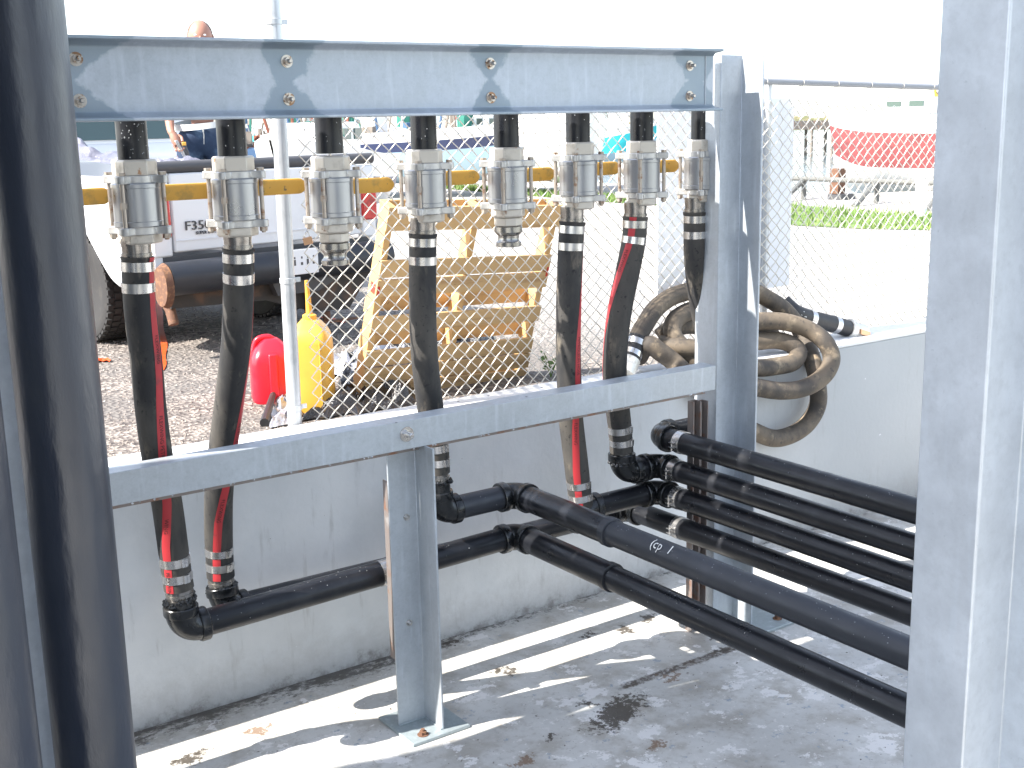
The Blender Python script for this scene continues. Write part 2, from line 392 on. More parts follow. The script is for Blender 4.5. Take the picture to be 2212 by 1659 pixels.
def m_ground():
    t = NT('crushed shell and gravel'); v = t.coord(False)
    vo = t.n('TexVoronoi', Vector=v, Scale=34.); c = t.n('SeparateColor', Color=vo.outputs['Color']).outputs[0]
    col = t.mix(t.ramp(c, .1, .9), (.075,.062,.056), (.28,.245,.215))
    col = t.mix(t.ramp(t.noise(v, 1.2, 7., .65), .42, .62), col, (.135,.122,.112))
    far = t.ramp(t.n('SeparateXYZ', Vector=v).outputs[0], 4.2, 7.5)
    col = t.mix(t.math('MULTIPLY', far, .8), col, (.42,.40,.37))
    t.bump(vo.outputs['Distance'], .9, .02)
    return t.fin(col, .9)
M['ground'] = m_ground()
M['pebble'] = mk('pebbles', (.20,.17,.15), .85, 0, [((.40,.36,.32), 30., .5, .6), ((.07,.055,.05), 22., .55, .65)], rnd=False)
M['water'] = mk('harbour water', (.10,.13,.14), .12, 0, bump=(1.5, .5, .1), rnd=False)

# ------------------------------------------------------------------ setting
G = 1.17          # outside ground level; pad floor is z = 0
def sheet(name, x0, x1, y0, y1, z, mat, nx=1, ny=1, fn=None):
    mb = MB(); vs = []; fs = []
    for j in range(ny+1):
        for i in range(nx+1):
            x = x0+(x1-x0)*i/nx; y = y0+(y1-y0)*j/ny; vs.append((x, y, z+(fn(x, y) if fn else 0)))
    for j in range(ny):
        for i in range(nx):
            a = j*(nx+1)+i; fs.append((a, a+1, a+nx+2, a+nx+1))
    mb.add(vs, fs); return build(name, mb, mat, smooth=60, kind='structure')
sheet('pad_floor', -7, 12, -5, 5.3, 0, M['floor'])
# yard: a big sheet from the back of the wall to the quay; water beyond it out to the horizon
mb = MB().add([(-60,5.52,G),(70,5.52,G),(70,6.0,G),(-60,6.0,G)], [(0,1,2,3)])
mb.add([(-60,6.0,G),(70,6.0,G),(25,6.2,G),(25,14,G),(19.2,16,G),(19.2,34,G),(-60,34,G)], [(0,1,2,3,4,5,6)])
mb.add([(25,6.2,G),(70,6.0,G),(70,-8,G),(34,-8,G),(25,6.2,G-.001)], [(0,3,2,0)])
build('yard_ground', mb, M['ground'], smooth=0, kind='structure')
build('quay_edge', MB().box(-60,19.2,33.6,34,-1,G-.004).box(18.9,19.2,16,33.6,-1,G-.004), M['timber'], kind='structure')
sheet('water', -900, 1500, -700, 1500, .2, M['water']) if False else None
mb = MB().add([(-1200,34,.2),(19.2,34,.2),(19.2,16,.2),(25,14,.2),(34,-8,.2),(1200,-300,.2),(1600,1600,.2),(-1200,1600,.2)], [tuple(range(8))])
build('water', mb, M['water'], smooth=0, kind='structure')

# pebbles on the near part of the yard
mb = MB()
for i in range(7500):
    f_ = random.random()**1.5
    y = 5.6+f_*6.0; x = random.uniform(.6+.28*(y-5.2), 2.3+ .9*(y-5.4)) if random.random() < .8 else random.uniform(2.5, 9)
    r = random.uniform(.004, .012)*(1+.6*f_); a = random.random()*6.28
    ca, sa = math.cos(a)*r, math.sin(a)*r; h = r*random.uniform(.5, .9); k = random.uniform(.5, .9)
    c = V(x, y, G)
    vs = [c+V(ca,sa,0), c+V(-sa*k,ca*k,0), c+V(-ca,-sa,0), c+V(sa*k,-ca*k,0), c+V(ca*.2,sa*.3,h)]
    mb.add(vs, [(0,1,4),(1,2,4),(2,3,4),(3,0,4)])
build('gravel', mb, M['pebble'], smooth=0, kind='stuff', label='loose shell gravel lying on the yard behind the wall', category='gravel')

# ------------------------------------------------------------------ containment wall
t_ = thing('containment_wall', 'long grey painted concrete wall with white sunlit top behind the pipes', 'wall', (3, 5.35, 0))
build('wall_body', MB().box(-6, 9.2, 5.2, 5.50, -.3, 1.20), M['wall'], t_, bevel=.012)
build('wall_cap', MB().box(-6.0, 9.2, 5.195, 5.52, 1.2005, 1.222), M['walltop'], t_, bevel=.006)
t_ = thing('end_wall', 'grey concrete end wall of the pad at the far right behind the big column', 'wall', (9.2, 0, 0))
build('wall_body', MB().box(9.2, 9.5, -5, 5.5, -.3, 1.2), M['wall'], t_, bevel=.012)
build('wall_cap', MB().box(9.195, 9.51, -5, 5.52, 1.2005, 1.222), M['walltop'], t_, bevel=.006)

t_ = thing('blocker_house', 'low grey house-shaped light blocker added out of view on the left side of the pad', 'light blocker', (-5.5, -1, 0))  # unseen house shape added to darken the riser reflection and the floor at left
build('wall', MB().box(-7.0, -4.0, -.6, 4.6, -.3, 3.0), mk('grey rendered wall', (.16,.17,.18), .8), t_)
build('roof', MB().box(-7.2, -3.85, -.8, 4.8, 3.0, 3.12), M['galv'], t_)
build('door', MB().box(-4.002, -3.96, .5, 1.5, .0, 2.1), M['galvp'], t_)
# unseen tanks added to shade the pad floor and darken the riser's reflection
def tank(x, y, lab):
    t = thing('blocker_tank', lab, 'tank', (x, y, 0), 'unseen light-blocking tanks added on the pad')
    build('shell', MB().lathe([(1.6,.02),(1.6,9.0),(.2,9.4)], (x,y,0), 48), M['tank'], t)
    for k in range(1, 5): build('hoop', MB().lathe([(1.602,k*1.8),(1.625,k*1.8+.005),(1.625,k*1.8+.06),(1.602,k*1.8+.065)], (x,y,0), 48), M['galv'], t)
    return t
tank(-1.95, 3.44, 'tall dark grey unseen tank added left of the viewer to shade the floor')
tank(2.4, -4.3, 'tall dark grey unseen tank added behind the viewer to darken reflections')

# ------------------------------------------------------------------ galvanised frame
def bolt_at(parent, p, n=(0,-1,0), r=.014, L=.035, mat=None, name='bolt'):
    p = Vector(p); mb = MB(); n = Vector(n)
    mb.lathe([(r*1.75,0),(r*1.75,.003)], p, 20, n); mb.lathe([(r*1.12,.003),(r*1.12,.016)], p, 6, n); mb.lathe([(r*.6,.016),(r*.6,L),(r*.45,L+.003)], p, 12, n)
    return build(name, mb, mat or M['bolt'], parent, bevel=0)
t_ = thing('header_beam', 'wide galvanised steel channel spanning the top of the pipe rack', 'beam', (2.5, 4.4, 2.73))
sec = [(4.365,2.731),(4.50,2.731),(4.50,3.022),(4.365,3.022),(4.365,3.010),(4.42,3.004),(4.437,2.990),(4.437,2.763),(4.42,2.749),(4.365,2.743)]
build('channel', MB().prism(sec, .35, 4.315, 0), M['galvb'], t_, bevel=.003)
for x in (1.262, 2.057, 3.0, 4.158):
    for z in (2.945, 2.803): bolt_at(t_, (x, 4.437, z), mat=M['bolt'])
mb = MB()
for i in range(26):
    s = i/25; mb.add([], [])
mb.sweep([V(4.262,4.4365,2.755+.235*s/8) for s in range(9)], .004, 6)
build('weld_bead', mb, M['galv'], t_)
t_ = thing('lower_rail', 'galvanised angle rail running in front of the hoses at waist height', 'rail', (2.5, 4.4, 1.33))
build('angle', MB().prism([(4.4,1.332),(4.41,1.332),(4.41,1.449),(4.50,1.449),(4.50,1.459),(4.4,1.459)], .35, 4.325, 0), M['galvr'], t_, bevel=.002)
build('back_strip', MB().box(.35, 4.30, 4.452, 4.46, 1.305, 1.4485), M['strut'], t_)
bolt_at(t_, (2.497, 4.4, 1.40), r=.019, L=.045, mat=M['steel'])
mb = MB()
for (u, w_) in ((856,916),(990,870),(1055,858),(1170,840),(1137,860)):
    p = P(u, w_-3, 2, 1.4592); mb.lathe([(.006,0),(.006,.0006)], p, 10)
build('bolt_hole', mb, M['darkpl'], t_)
mb = MB()
for k in range(46):
    x = random.uniform(1.2, 4.3); mb.add([], []); r = random.uniform(.0025,.0045); p = V(x, 4.402, 1.3305)
    mb.lathe([(r*.3,-r*1.6),(r,-r*.7),(r*.9,0),(r*.3,r*.6)], p, 8)
wd = NT('clear water drops'); wd.fin((.9,.93,.95), .03, 0.); wd.b.inputs['Transmission Weight'].default_value = .7
M['drop'] = wd.m
build('water_drops', mb, M['drop'], t_, kind='stuff')

def base_plate(t, x0, x1, y0, y1, bolts, mat):
    build('base_plate', MB().box(x0, x1, y0, y1, .0, .016), mat, t, bevel=.003)
    for b in bolts:
        o = MB().lathe([(.026,.0165),(.026,.019)], (*b,0), 20); o.lathe([(.017,.019),(.017,.034)], (*b,0), 6); o.lathe([(.009,.034),(.009,.044)], (*b,0), 10)
        build('anchor_bolt', o, M['rust'], t)
t_ = thing('support_post', 'short galvanised angle post on a square base plate under the rail', 'post', (2.55, 4.45, 0))
build('upright', MB().prism([(2.444,4.488),(2.584,4.488),(2.584,4.336),(2.594,4.336),(2.594,4.498),(2.444,4.498)], .016, 1.331, 2), M['galvr'], t_, bevel=.003)
base_plate(t_, 2.41, 2.71, 4.30, 4.62, [(2.49, 4.35), (2.655, 4.565)], M['galvp'])
build('weld_bead', MB().sweep([V(2.446,4.485,.018), V(2.581,4.485,.018), V(2.581,4.338,.018)], .005, 6), M['galvp'], t_)
for (u, w_) in ((878,1117),(884,1345)): 
    p = P(u, w_, 1, 4.488); bolt_at(t_, p, r=.009, L=.018, mat=M['steel'])
t_ = thing('strut_upright', 'brown bare steel channel standing behind the short angle post', 'channel', (2.44, 4.5, 0))
p0 = P(836,1042,1,4.50); 
build('channel', MB().prism([(2.452,4.512),(2.50,4.512),(2.50,4.552),(2.496,4.552),(2.496,4.516),(2.456,4.516),(2.456,4.552),(2.452,4.552)], .33, 1.17, 2), M['strut'], t_)

t_ = thing('corner_post', 'tall galvanised post at the right end of the header beam', 'post', (4.4, 4.4, 0))
XB, XC = 4.379, 4.520
build('upright', MB().prism([(XB-.004,4.61),(XB-.004,4.445),(XC,4.445),(XC,4.305),(XC+.012,4.305),(XC+.012,4.457),(XB+.008,4.457),(XB+.008,4.61)], .02, 3.0, 2), M['galv'], t_, bevel=.003)
base_plate(t_, 4.30, 4.80, 4.20, 4.62, [(4.70, 4.28)], M['galvp'])
t_ = thing('strut_upright', 'brown bare steel channel carrying the four stacked clamped pipes', 'channel', (4.24, 4.45, 0))
def chan(x, y): return [(x,y),(x+.05,y),(x+.05,y-.045),(x+.046,y-.045),(x+.046,y-.004),(x+.004,y-.004),(x+.004,y-.045),(x,y-.045)]
build('channel', MB().prism(chan(4.226,4.50), .0, 1.27, 2), M['strut'], t_)
build('channel', MB().prism(chan(4.279,4.50), .0, 1.262, 2), M['strut'], t_)

def hcolumn(name, label, x0, yc, wf, dep, z1, mat, wo=0):
    t = thing(name, label, 'column', (x0, yc, 0))
    a, b, w_ = yc-wf/2, yc+wf/2, yc+wo
    mb = MB().prism([(x0,a),(x0+.012,a),(x0+.012,w_-.004),(x0+dep-.012,w_-.004),(x0+dep-.012,a),(x0+dep,a),(x0+dep,b),
        (x0+dep-.012,b),(x0+dep-.012,w_+.004),(x0+.012,w_+.004),(x0+.012,b),(x0,b)], .02, z1, 2)
    build('column_shaft', mb, mat, t, bevel=.004)
    build('base_plate', MB().box(x0-.05, x0+dep+.05, yc-wf/2-.05, yc+wf/2+.05, 0, .02), mat, t)
    return t
pa, pb = P(1992,830,0,2.4), P(2130,830,0,2.4)
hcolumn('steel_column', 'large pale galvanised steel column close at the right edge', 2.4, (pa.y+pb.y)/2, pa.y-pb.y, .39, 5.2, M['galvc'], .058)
pq, pr_ = P(22,1390,1,3.5), P(118,1390,1,3.5)
t_ = thing('angle_post', 'narrow strip of galvanised post between the two thick black riser pipes', 'post', (pq.x, 3.5, 0))
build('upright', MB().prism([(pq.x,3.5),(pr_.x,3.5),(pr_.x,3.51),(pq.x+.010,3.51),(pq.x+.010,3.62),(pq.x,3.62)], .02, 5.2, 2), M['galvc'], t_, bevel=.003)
build('base_plate', MB().box(pq.x-.05, pr_.x+.05, 3.44, 3.66, 0, .018), M['galvp'], t_)
c = CAM + ray(124, 830)*3.25
t_ = thing('riser_pipe', 'thick glossy black vertical pipe close at the left edge', 'pipe', (c.x, c.y, 0))
build('pipe_wall', MB().sweep([V(c.x, c.y, .02+5.2*i/30) for i in range(31)], .110, 56), M['bigpipe'], t_)
build('base_flange', MB().lathe([(.17,.0),(.17,.02),(.115,.021)], (c.x,c.y,0), 40), M['fitting'], t_)
c = CAM + ray(-46, 1390)*2.9
t_ = thing('riser_pipe', 'second thick black vertical pipe cut by the left edge of the view', 'pipe', (c.x, c.y, 0))
build('pipe_wall', MB().sweep([V(c.x, c.y, .02+5.2*i/30) for i in range(31)], .110, 56), M['bigpipe'], t_)
build('base_flange', MB().lathe([(.17,.0),(.17,.02),(.115,.021)], (c.x,c.y,0), 40), M['fitting'], t_)

# ------------------------------------------------------------------ ball valves, drop pipes
HX = [1.06, 1.487, 1.879, 2.302, 2.755, 3.19, 3.60, 3.996, 4.401]    # x of each drop
HY = 4.6
def ear_outline(rb=.080, rc=.109, re=.021, w=.017, a0=math.pi/4, n=96):
    pts = []
    for k in range(n):
        a = 2*math.pi*k/n; d = (a-a0+math.pi/4) % (math.pi/2)-math.pi/4; r = rb
        s_ = abs(math.sin(d))
        if s_*rc < re:                                    # far side of the ear circle
            q = rc*math.cos(d)+math.sqrt(max(0, re*re-(rc*s_)**2)); r = max(r, q)
        elif s_*r < w: r = max(r, min(rc, w/s_))
        pts.append((r*math.cos(a), r*math.sin(a)))
    return pts
def make_valve(x, lab, grp):
    t = thing('ball_valve', lab, 'valve', (x, HY, 2.31), grp); c = V(x, HY, 0)
    def shift(o, z0, z1):
        mb = MB().prism([(c.x+p[0], c.y+p[1]) for p in o], z0, z1, 2); return mb
    build('valve_body', MB().lathe([(.088,2.342),(.092,2.346),(.092,2.362),(.0895,2.364),(.0895,2.486),(.092,2.488),(.092,2.502),(.088,2.506)], c, 40), M['vbody'], t)
    ol = ear_outline()
    build('end_cap', shift(ol, 2.504, 2.534), M['valve'], t, bevel=.003)
    build('end_cap', shift(ol, 2.314, 2.344), M['valve'], t, bevel=.003)
    build('hex_end', MB().lathe([(.078,2.530),(.083,2.536),(.083,2.586),(.077,2.592)], c, 6), M['hex'], t, smooth=20, bevel=.003)
    build('hex_end', MB().lathe([(.077,2.278),(.083,2.284),(.083,2.312),(.079,2.318)], c, 6), M['hex'], t, smooth=20, bevel=.003)
    for k in range(4):
        a = math.pi/4+k*math.pi/2; p = c+V(math.cos(a)*.109, math.sin(a)*.109, 0)
        mb = MB().lathe([(.0085,2.292),(.0085,2.537)], p, 12)
        mb.lathe([(.015,2.534),(.015,2.546)], p, 6); mb.lathe([(.0155,2.298),(.0155,2.314)], p, 6)
        if k == 2: mb.lathe([(.013,2.413),(.013,2.437)], p, 6)
        build('tie_bolt', mb, M['rusty'], t)
    build('stem', MB().tube(c+V(0,.088,2.45), c+V(0,.155,2.45), .018, 14).tube(c+V(0,.088,2.45), c+V(0,.118,2.45), .034, 18), M['valve'], t)
    mb = MB(); z0, z1, y0, y1 = 2.432, 2.478, .139, .143
    mb.box(c.x-.03, c.x+.12, c.y+y0, c.y+y1, 2.438, 2.472)
    lev = build('lever', mb, M['valve'], t)
    # vinyl sleeve with rounded tip, slightly flattened
    mb = MB(); pr = []
    n = 22
    for i, s in enumerate([0, .02]+[.04+.26*j/8 for j in range(9)]+[.315,.33,.338,.341]):
        h = .0325*(1 if s < .30 else math.sqrt(max(.02, 1-((s-.30)/.0415)**2))); h *= .94 if i == 0 else 1
        pr.append((c.x+.10+s*.80, h))
    b = 0; vs = []; fs = []
    for X, h in pr:
        for k in range(12):
            a = 2*math.pi*k/12; vs.append((X, c.y+.141+.0075*math.cos(a), 2.455+h*math.copysign(abs(math.sin(a))**.4, math.sin(a))))
    for i in range(len(pr)-1):
        for k in range(12): fs.append((i*12+k, i*12+(k+1)%12, (i+1)*12+(k+1)%12, (i+1)*12+k))
    fs.append(tuple(range(12))[::-1]); fs.append(tuple((len(pr)-1)*12+k for k in range(12)))
    build('grip', mb.add(vs, fs), M['yellow'], lev)
    return t
VL = ['ball valve hidden behind the thick black pipe, its yellow lever showing', 'ball valve with rusty upper hexagon, leftmost whole one beside the thick pipe',
      'ball valve second from the left, its yellow lever pointing at the fence post', 'ball valve with open camlock end in front of the truck tailgate edge',
      'ball valve above the left edge of the wooden pallet', 'ball valve with open camlock end in front of the wooden pallet',
      'ball valve at the right edge of the wooden pallet', 'ball valve over the hose with red stripe at its cuff', 'ball valve half hidden by the tall corner post']
v0 = make_valve(HX[1], VL[1], 'three-piece ball valves under the header beam')
VZ = {5: -.004, 3: -.014, 7: .004, 6: .008}
for i, x in enumerate(HX):
    if i != 1: dup(v0, (x, HY, 2.31+VZ.get(i, 0)), VL[i])
DL = ['black drop pipe at the far left behind the thick riser', 'black drop pipe covered in bright water drops, first right of the riser', 'black drop pipe right beside the man in jeans',
      'black drop pipe just right of the fence post', 'black drop pipe above the pallet\'s left side', 'black drop pipe in front of the dark blue boat',
      'black drop pipe in front of the turquoise boat, left side', 'black drop pipe in front of the turquoise boat, right side', 'black drop pipe half hidden by the corner post']
def make_drop(x, lab, i):
    t = thing('drop_pipe', lab, 'pipe', (x, HY, 2.58), 'black drop pipes feeding the valves')
    build('pipe_wall', MB().sweep([V(x,HY,2.588), V(x,HY,2.9), V(x,HY,3.0)], .057, 36), M['black'], t)
    mb = MB()
    for k in range(34 if i == 1 else 9):
        a = random.uniform(-2.6, -.2); z = random.uniform(2.60, 2.73); r = random.uniform(.0018, .0034)
        p = V(x+.0565*math.cos(a), HY+.0565*math.sin(a), z)
        mb.lathe([(r*.3,-r),(r*.9,-r*.5),(r*.8,.2*r),(r*.3,r*.9)], p, 7)
    build('water_drops', mb, M['drop'], t, kind='stuff')
for i, x in enumerate(HX): make_drop(x, DL[i], i)

# camlock adapters hanging from valves 3 and 5
def camlock(x, z, lab):
    t = thing('camlock_adapter', lab, 'pipe fitting', (x, HY, z-.13), 'camlock adapters'); c = V(x, HY, z)
    build('hex_collar', MB().lathe([(.060,0),(.066,-.004),(.066,-.036),(.062,-.040)], c, 8), M['hex'], t, smooth=20, bevel=.002)
    build('nose', MB().lathe([(.058,-.040),(.064,-.044),(.065,-.068),(.060,-.074),(.049,-.085),(.047,-.100),(.052,-.110),(.058,-.115),(.0585,-.132),(.052,-.136),(.045,-.130)], c, 32), M['shank'], t)
camlock(HX[3], 2.264, 'bare camlock adapter hanging right of the fence post'); camlock(HX[5], 2.274, 'bare camlock adapter hanging above the pallet boards')

# ------------------------------------------------------------------ hoses
RH = .061
E1 = V(.822, -.570, 0)
def hose_path(px, ys):
    pts = []
    n = len(px)
    for i, (u, w_) in enumerate(px):
        t = i/(n-1); y = ys[0]+(ys[1]-ys[0])*t*t*(3-2*t); pts.append(P(u, w_, 1, y))
    return pts
def on_hose(path, L, fr, s, ang, r):
    s = max(0, min(L[-1]-1e-6, s))
    for i in range(1, len(L)):
        if L[i] >= s: break
    t = (s-L[i-1])/(L[i]-L[i-1]); p = path[i-1].lerp(path[i], t)
    T, e1, e2 = fr[i-1]; T2, f1, f2 = fr[i]; e1 = e1.lerp(f1, t).normalized(); e2 = e2.lerp(f2, t).normalized()
    return p + e1*(r*math.cos(ang)) + e2*(r*math.sin(ang))
def band(t, path, a, b, r, lug=None, mat=None, name='band_clamp'):
    o = build(name, MB().sweep(cut(path, a, b, 3), r, 36, True, E1), mat or M['steel'], t, bevel=0)
    if lug is not None:
        L = length_at(path); fr = frames(path, E1); mb = MB()
        for k in range(2):
            q = on_hose(path, L, fr, (a+b)/2, lug+k*.18, r+.003); q2 = on_hose(path, L, fr, (a+b)/2, lug+k*.18, r+.02)
            n_ = (q2-q).normalized(); T = (path[-1]-path[0]).normalized(); B = n_.cross(T)
            mb.obox(q, T*.017, B*.007, n_*(.006-.002*k))
        build('buckle', mb, mat or M['steel'], o)
    return o
def make_hose(lab, px, ys, stripe=None, topcut=0, text=None, grp='black rubber hoses under the valves', mat=None, botlug=.6):
    ctl = hose_path(px, ys); top = V(ctl[0].x, HY, 2.228)
    path = catmull([top]+ctl[1:], 10); L = length_at(path); tot = L[-1]
    t = thing('rubber_hose', lab, 'hose', path[-1], grp)
    fr = frames(path, E1)
    def rr(tt):
        s = tt*tot
        k = 1
        if s < .012: k = 1.05
        for c0 in (.036, .116): k -= .045*math.exp(-((s-c0)/.02)**2)
        for c0 in (tot-.125, tot-.055): k -= .05*math.exp(-((s-c0)/.02)**2)
        return RH*k
    dense = cut(path, 0, tot, 110)
    hose = build('hose_tube', MB().sweep(dense, rr, 30, True, E1), mat or M['rubber'], t)
    build('shank', MB().sweep([V(top.x,HY,2.30), V(top.x,HY,2.268), V(top.x,HY,2.262), V(top.x,HY,2.215)], lambda q: .056 if q < .5 else .0545, 32).lathe([(.0585,2.232),(.0585,2.243)], V(top.x,HY,0), 32), M['shank'], t)
    band(t, path, .018, .054, RH+.0015); band(t, path, .098, .134, RH+.0015)
    band(t, path, tot-.143, tot-.108, RH+.0015, botlug); band(t, path, tot-.072, tot-.038, RH+.0015, botlug)
    b = path[-1]; dirn = (path[-1]-path[-3]).normalized()
    build('shank', MB().sweep([b-dirn*.01, b+dirn*.02, b+dirn*.03, b+dirn*.075], lambda q: .054 if q < .9 else .052, 32).sweep([b+dirn*.018, b+dirn*.03], .058, 32), M['shank'], t)
    if stripe:
        def ang(tt):
            for i in range(1, len(stripe)):
                if tt <= stripe[i][0]:
                    a, b_ = stripe[i-1], stripe[i]; k = (tt-a[0])/(b_[0]-a[0]); return R(a[1]+(b_[1]-a[1])*k)
            return R(stripe[-1][1])
        hw = .0175/RH
        gaps = [(0, .0175), (.0545, .0975), (.1345, tot-.1435), (tot-.1075, tot-.0725), (tot-.0375, tot-.002)]
        for (a, b_) in gaps:
            n_ = max(3, int((b_-a)/.02))
            seg = [at_len(dense, length_at(dense), a+(b_-a)*i/n_) for i in range(n_+1)]
            seg = cut(dense, a, b_, n_)
            mb = MB(); f0 = lambda q: ang((a+(b_-a)*q)/tot)-hw; f1 = lambda q: ang((a+(b_-a)*q)/tot)+hw
            mb.sweep(seg, lambda q: rr((a+(b_-a)*q)/tot)+.0009, 6, False, E1, f0, f1)
            build('red_stripe', mb, M['red'], t)
        if text:
            dl = length_at(dense); df = frames(dense, E1)
            mb = MB()
            for (s0, word, flip) in text:
                vs, fs = textmesh(word, .023)
                out = []
                for v in vs:
                    s = s0 + (v.x if not flip else -v.x); a = ang(s/tot) + ((v.y-.008)/RH)*(-1 if not flip else 1)
                    out.append(on_hose(dense, dl, df, s, a, RH*.999+.0022))
                mb.add(out, fs)
            build('lettering', mb, M['ink'], t, smooth=0)
    # faint wrap seams
    return path
BOT = {}
W1 = [(.30,'FLEXWING',0),(.62,'FLEXWING PETROLEUM HOSE',0),(1.05,'WING',0),(1.28,'FLEXWING',0),(1.43,'FL',0)]
BOT[0] = make_hose('black hose hidden behind the thick glossy riser pipe', [(62,575),(68,700),(76,850),(96,1000),(120,1110),(140,1190)], (4.6,4.85))[-1]
BOT[1] = make_hose('striped hose curving down right to the lowest elbow, leftmost of all', [(297,562),(299.7,628),(306,700),(315.4,774),(325.5,883),(341,993),(360,1084),(377.4,1209),(386.7,1270)], (4.6,4.65),
    [(0,12),(.35,28),(.55,49),(.72,72),(.85,100),(1,112)], text=W1)[-1]
BOT[2] = make_hose('dusty striped hose bowing left, second from the left', [(515,545),(515.5,600),(514,660),(510.5,737),(502.5,810),(493,883),(481,974),(473,1065),(472,1125),(473,1181),(477,1245)], (4.6,4.92),
    [(0,-30),(.28,-8),(.45,12),(.6,28),(.8,78),(1,94)], text=[(.75,'PETROLEUM HOSE',0),(1.1,'FLEXWING',0)])[-1]
BOT[4] = make_hose('plain black hose hanging in front of the pallet, partly behind the short post', [(913.6,507),(913,560),(913,664),(916,755),(922.8,828),(930,883),(941,967),(944,1020)], (4.6,4.65))[-1]
BOT[6] = make_hose('hose with red stripe down its right side, between pallet and coiled hose', [(1236,478),(1233,529),(1229,628),(1227.6,737),(1229,810),(1233,901),(1243.5,992),(1250,1047),(1256,1092)], (4.6,4.65),
    [(0,-14),(.2,5),(.4,38),(.55,48),(.7,74),(.85,94),(1,100)], text=[(.55,'PETROLEUM HOSE',0),(.98,'FLEXWING',0)])[-1]
BOT[7] = make_hose('S-shaped hose with red stripe at its cuff crossing to the left', [(1372.5,470),(1369,520),(1355,591),(1340,664),(1331,737),(1328,810),(1334,876),(1340.5,938),(1343,975)], (4.6,4.65),
    [(0,106),(.12,116),(.25,138),(.38,160),(.5,185),(1,200)], text=[(.17,'FLEXWING',0)])[-1]
BOT[8] = make_hose('black hose bending behind the tall corner post', [(1502,468),(1502,530),(1504,575),(1512,640),(1520,687),(1531,735),(1545,790),(1556,850),(1560,890)], (4.6,4.66))[-1]

# ------------------------------------------------------------------ pipe runs
def arc(p, d1, d2, b, n=10):
    """rounded corner at p from direction d1 to d2"""
    c = p - d1*b + d2*b; out = []
    for i in range(n+1):
        a = (math.pi/2)*i/n; out.append(c - d2*(b*math.cos(a)) + d1*(b*math.sin(a)))
    return out
def pipe_run(lab, pts, couplings=(), clamps=(), dull=False, hub=.072, rp=.057, chalk=False):
    pts = [Vector(p) for p in pts]
    t = thing('pipe_run', lab, 'pipe', pts[1], 'black pipe runs'); b = .078
    mat = M['blackd'] if dull else M['black']
    for i in range(1, len(pts)-1):
        d1 = (pts[i]-pts[i-1]).normalized(); d2 = (pts[i+1]-pts[i]).normalized()
        A = arc(pts[i], d1, d2, b)
        e = build('elbow', MB().sweep(A, .0645, 30), M['fitting'], t)
        mb = MB()
        mb.sweep([A[0]-d1*.028, A[0]-d1*.024, A[0]+d1*.006, A[0]+d1*.012], lambda q: hub-.003 if q < .1 or q > .9 else hub, 32)
        build('hub', mb, M['fitting'], e)
        mb = MB().sweep([A[-1]-d2*.012, A[-1]-d2*.006, A[-1]+d2*.024, A[-1]+d2*.028], lambda q: hub-.003 if q < .1 or q > .9 else hub, 32)
        build('hub', mb, M['fitting'], e)
    for i in range(len(pts)-1):
        d = (pts[i+1]-pts[i]).normalized(); a = pts[i]+d*(.09 if i else 0); c = pts[i+1]-d*(.09 if i < len(pts)-2 else 0)
        if (c-a).dot(d) > .01:
            k = 24; seg = [a.lerp(c, j/k) for j in range(k+1)]
            o = build('pipe', MB().sweep(seg, rp if i else .060, 34), mat if i else M['fitting'], t)
            if i and (c-a).length > .25:      # rain drops standing on the upper side
                mb = MB(); L_ = (c-a).length
                for q in range(int(min(L_, 2.4)*55)):
                    s = random.random()*min(L_, 2.4); an = random.gauss(0, .75); side = d.cross(V(0,0,1)).normalized(); upv = side.cross(d)
                    p = a+d*s+side*(rp*math.sin(an))+upv*(rp*math.cos(an)*.995); r = random.uniform(.0018, .0042)
                    n_ = (side*math.sin(an)+upv*math.cos(an)).normalized()
                    r *= .62; mb.lathe([(r,-.001),(r*.85,r*.45),(r*.3,r*.7)], p, 7, n_)
                for q in range(int(min(L_, 2.4)*9)):
                    p = a+d*(random.random()*min(L_, 2.4))-V(0,0,rp); r = random.uniform(.0025,.0045)
                    mb.lathe([(r*.3,-r*1.5),(r,-r*.6),(r*.7,.2*r)], p, 7)
                build('water_drops', mb, M['drop'], o, kind='stuff')
    for (i, s) in couplings:
        d = (pts[i+1]-pts[i]).normalized(); a = pts[i]+d*s
        build('coupling', MB().sweep([a-d*.004, a, a+d*.035, a+d*.038], lambda q: rp+.003 if q > .8 or q < .05 else rp+.0095, 34), mat, t)
        build('pipe_sleeve', MB().sweep([pts[i]+d*.09, a], rp+.0045, 34), M['black'], t)
    for (i, s) in clamps:
        d = (pts[i+1]-pts[i]).normalized(); a = pts[i]+d*s; mb = MB().sweep([a-d*.024, a+d*.024], rp+.0035, 34)
        o = build('pipe_clamp', mb, M['steel'], t)
        side = d.cross(V(0,0,1)).normalized(); e = MB()
        if side.x > 0: side = -side
        q = a+side*(rp+.012)
        for z in (-.012, .012): e.obox(q+V(0,0,z), side*.016, d*.018, V(0,0,.0018))
        e.tube(q+side*.008-V(0,0,.03), q+side*.008+V(0,0,.03), .004, 8)
        build('clamp_screw', e, M['steel'], o)
        e = MB().obox(a-side*(rp+.012), side*.014, d*.02, V(0,0,.026)); build('clamp_shoe', e, M['steel'], o)
    return t, pts
def start(b): return V(b.x, b.y, b.z-.045)
zA = .715; zB = .925; XQ = 3.24; XP = 4.155
b = BOT[1]; rA, pA = pipe_run('lowest black pipe run from the leftmost hose, turning toward the viewer by the short post',
    [start(b), (b.x, 4.65, .675), (XQ, 4.65, zA), (XQ, .4, zA)], couplings=[(2, .70)], clamps=[(1, .95)], chalk=False)
b = BOT[0]; pipe_run('black pipe run leading off to the left behind the thick riser', [start(b), (b.x, 4.85, .84), (-1.0, 4.85, .86)])
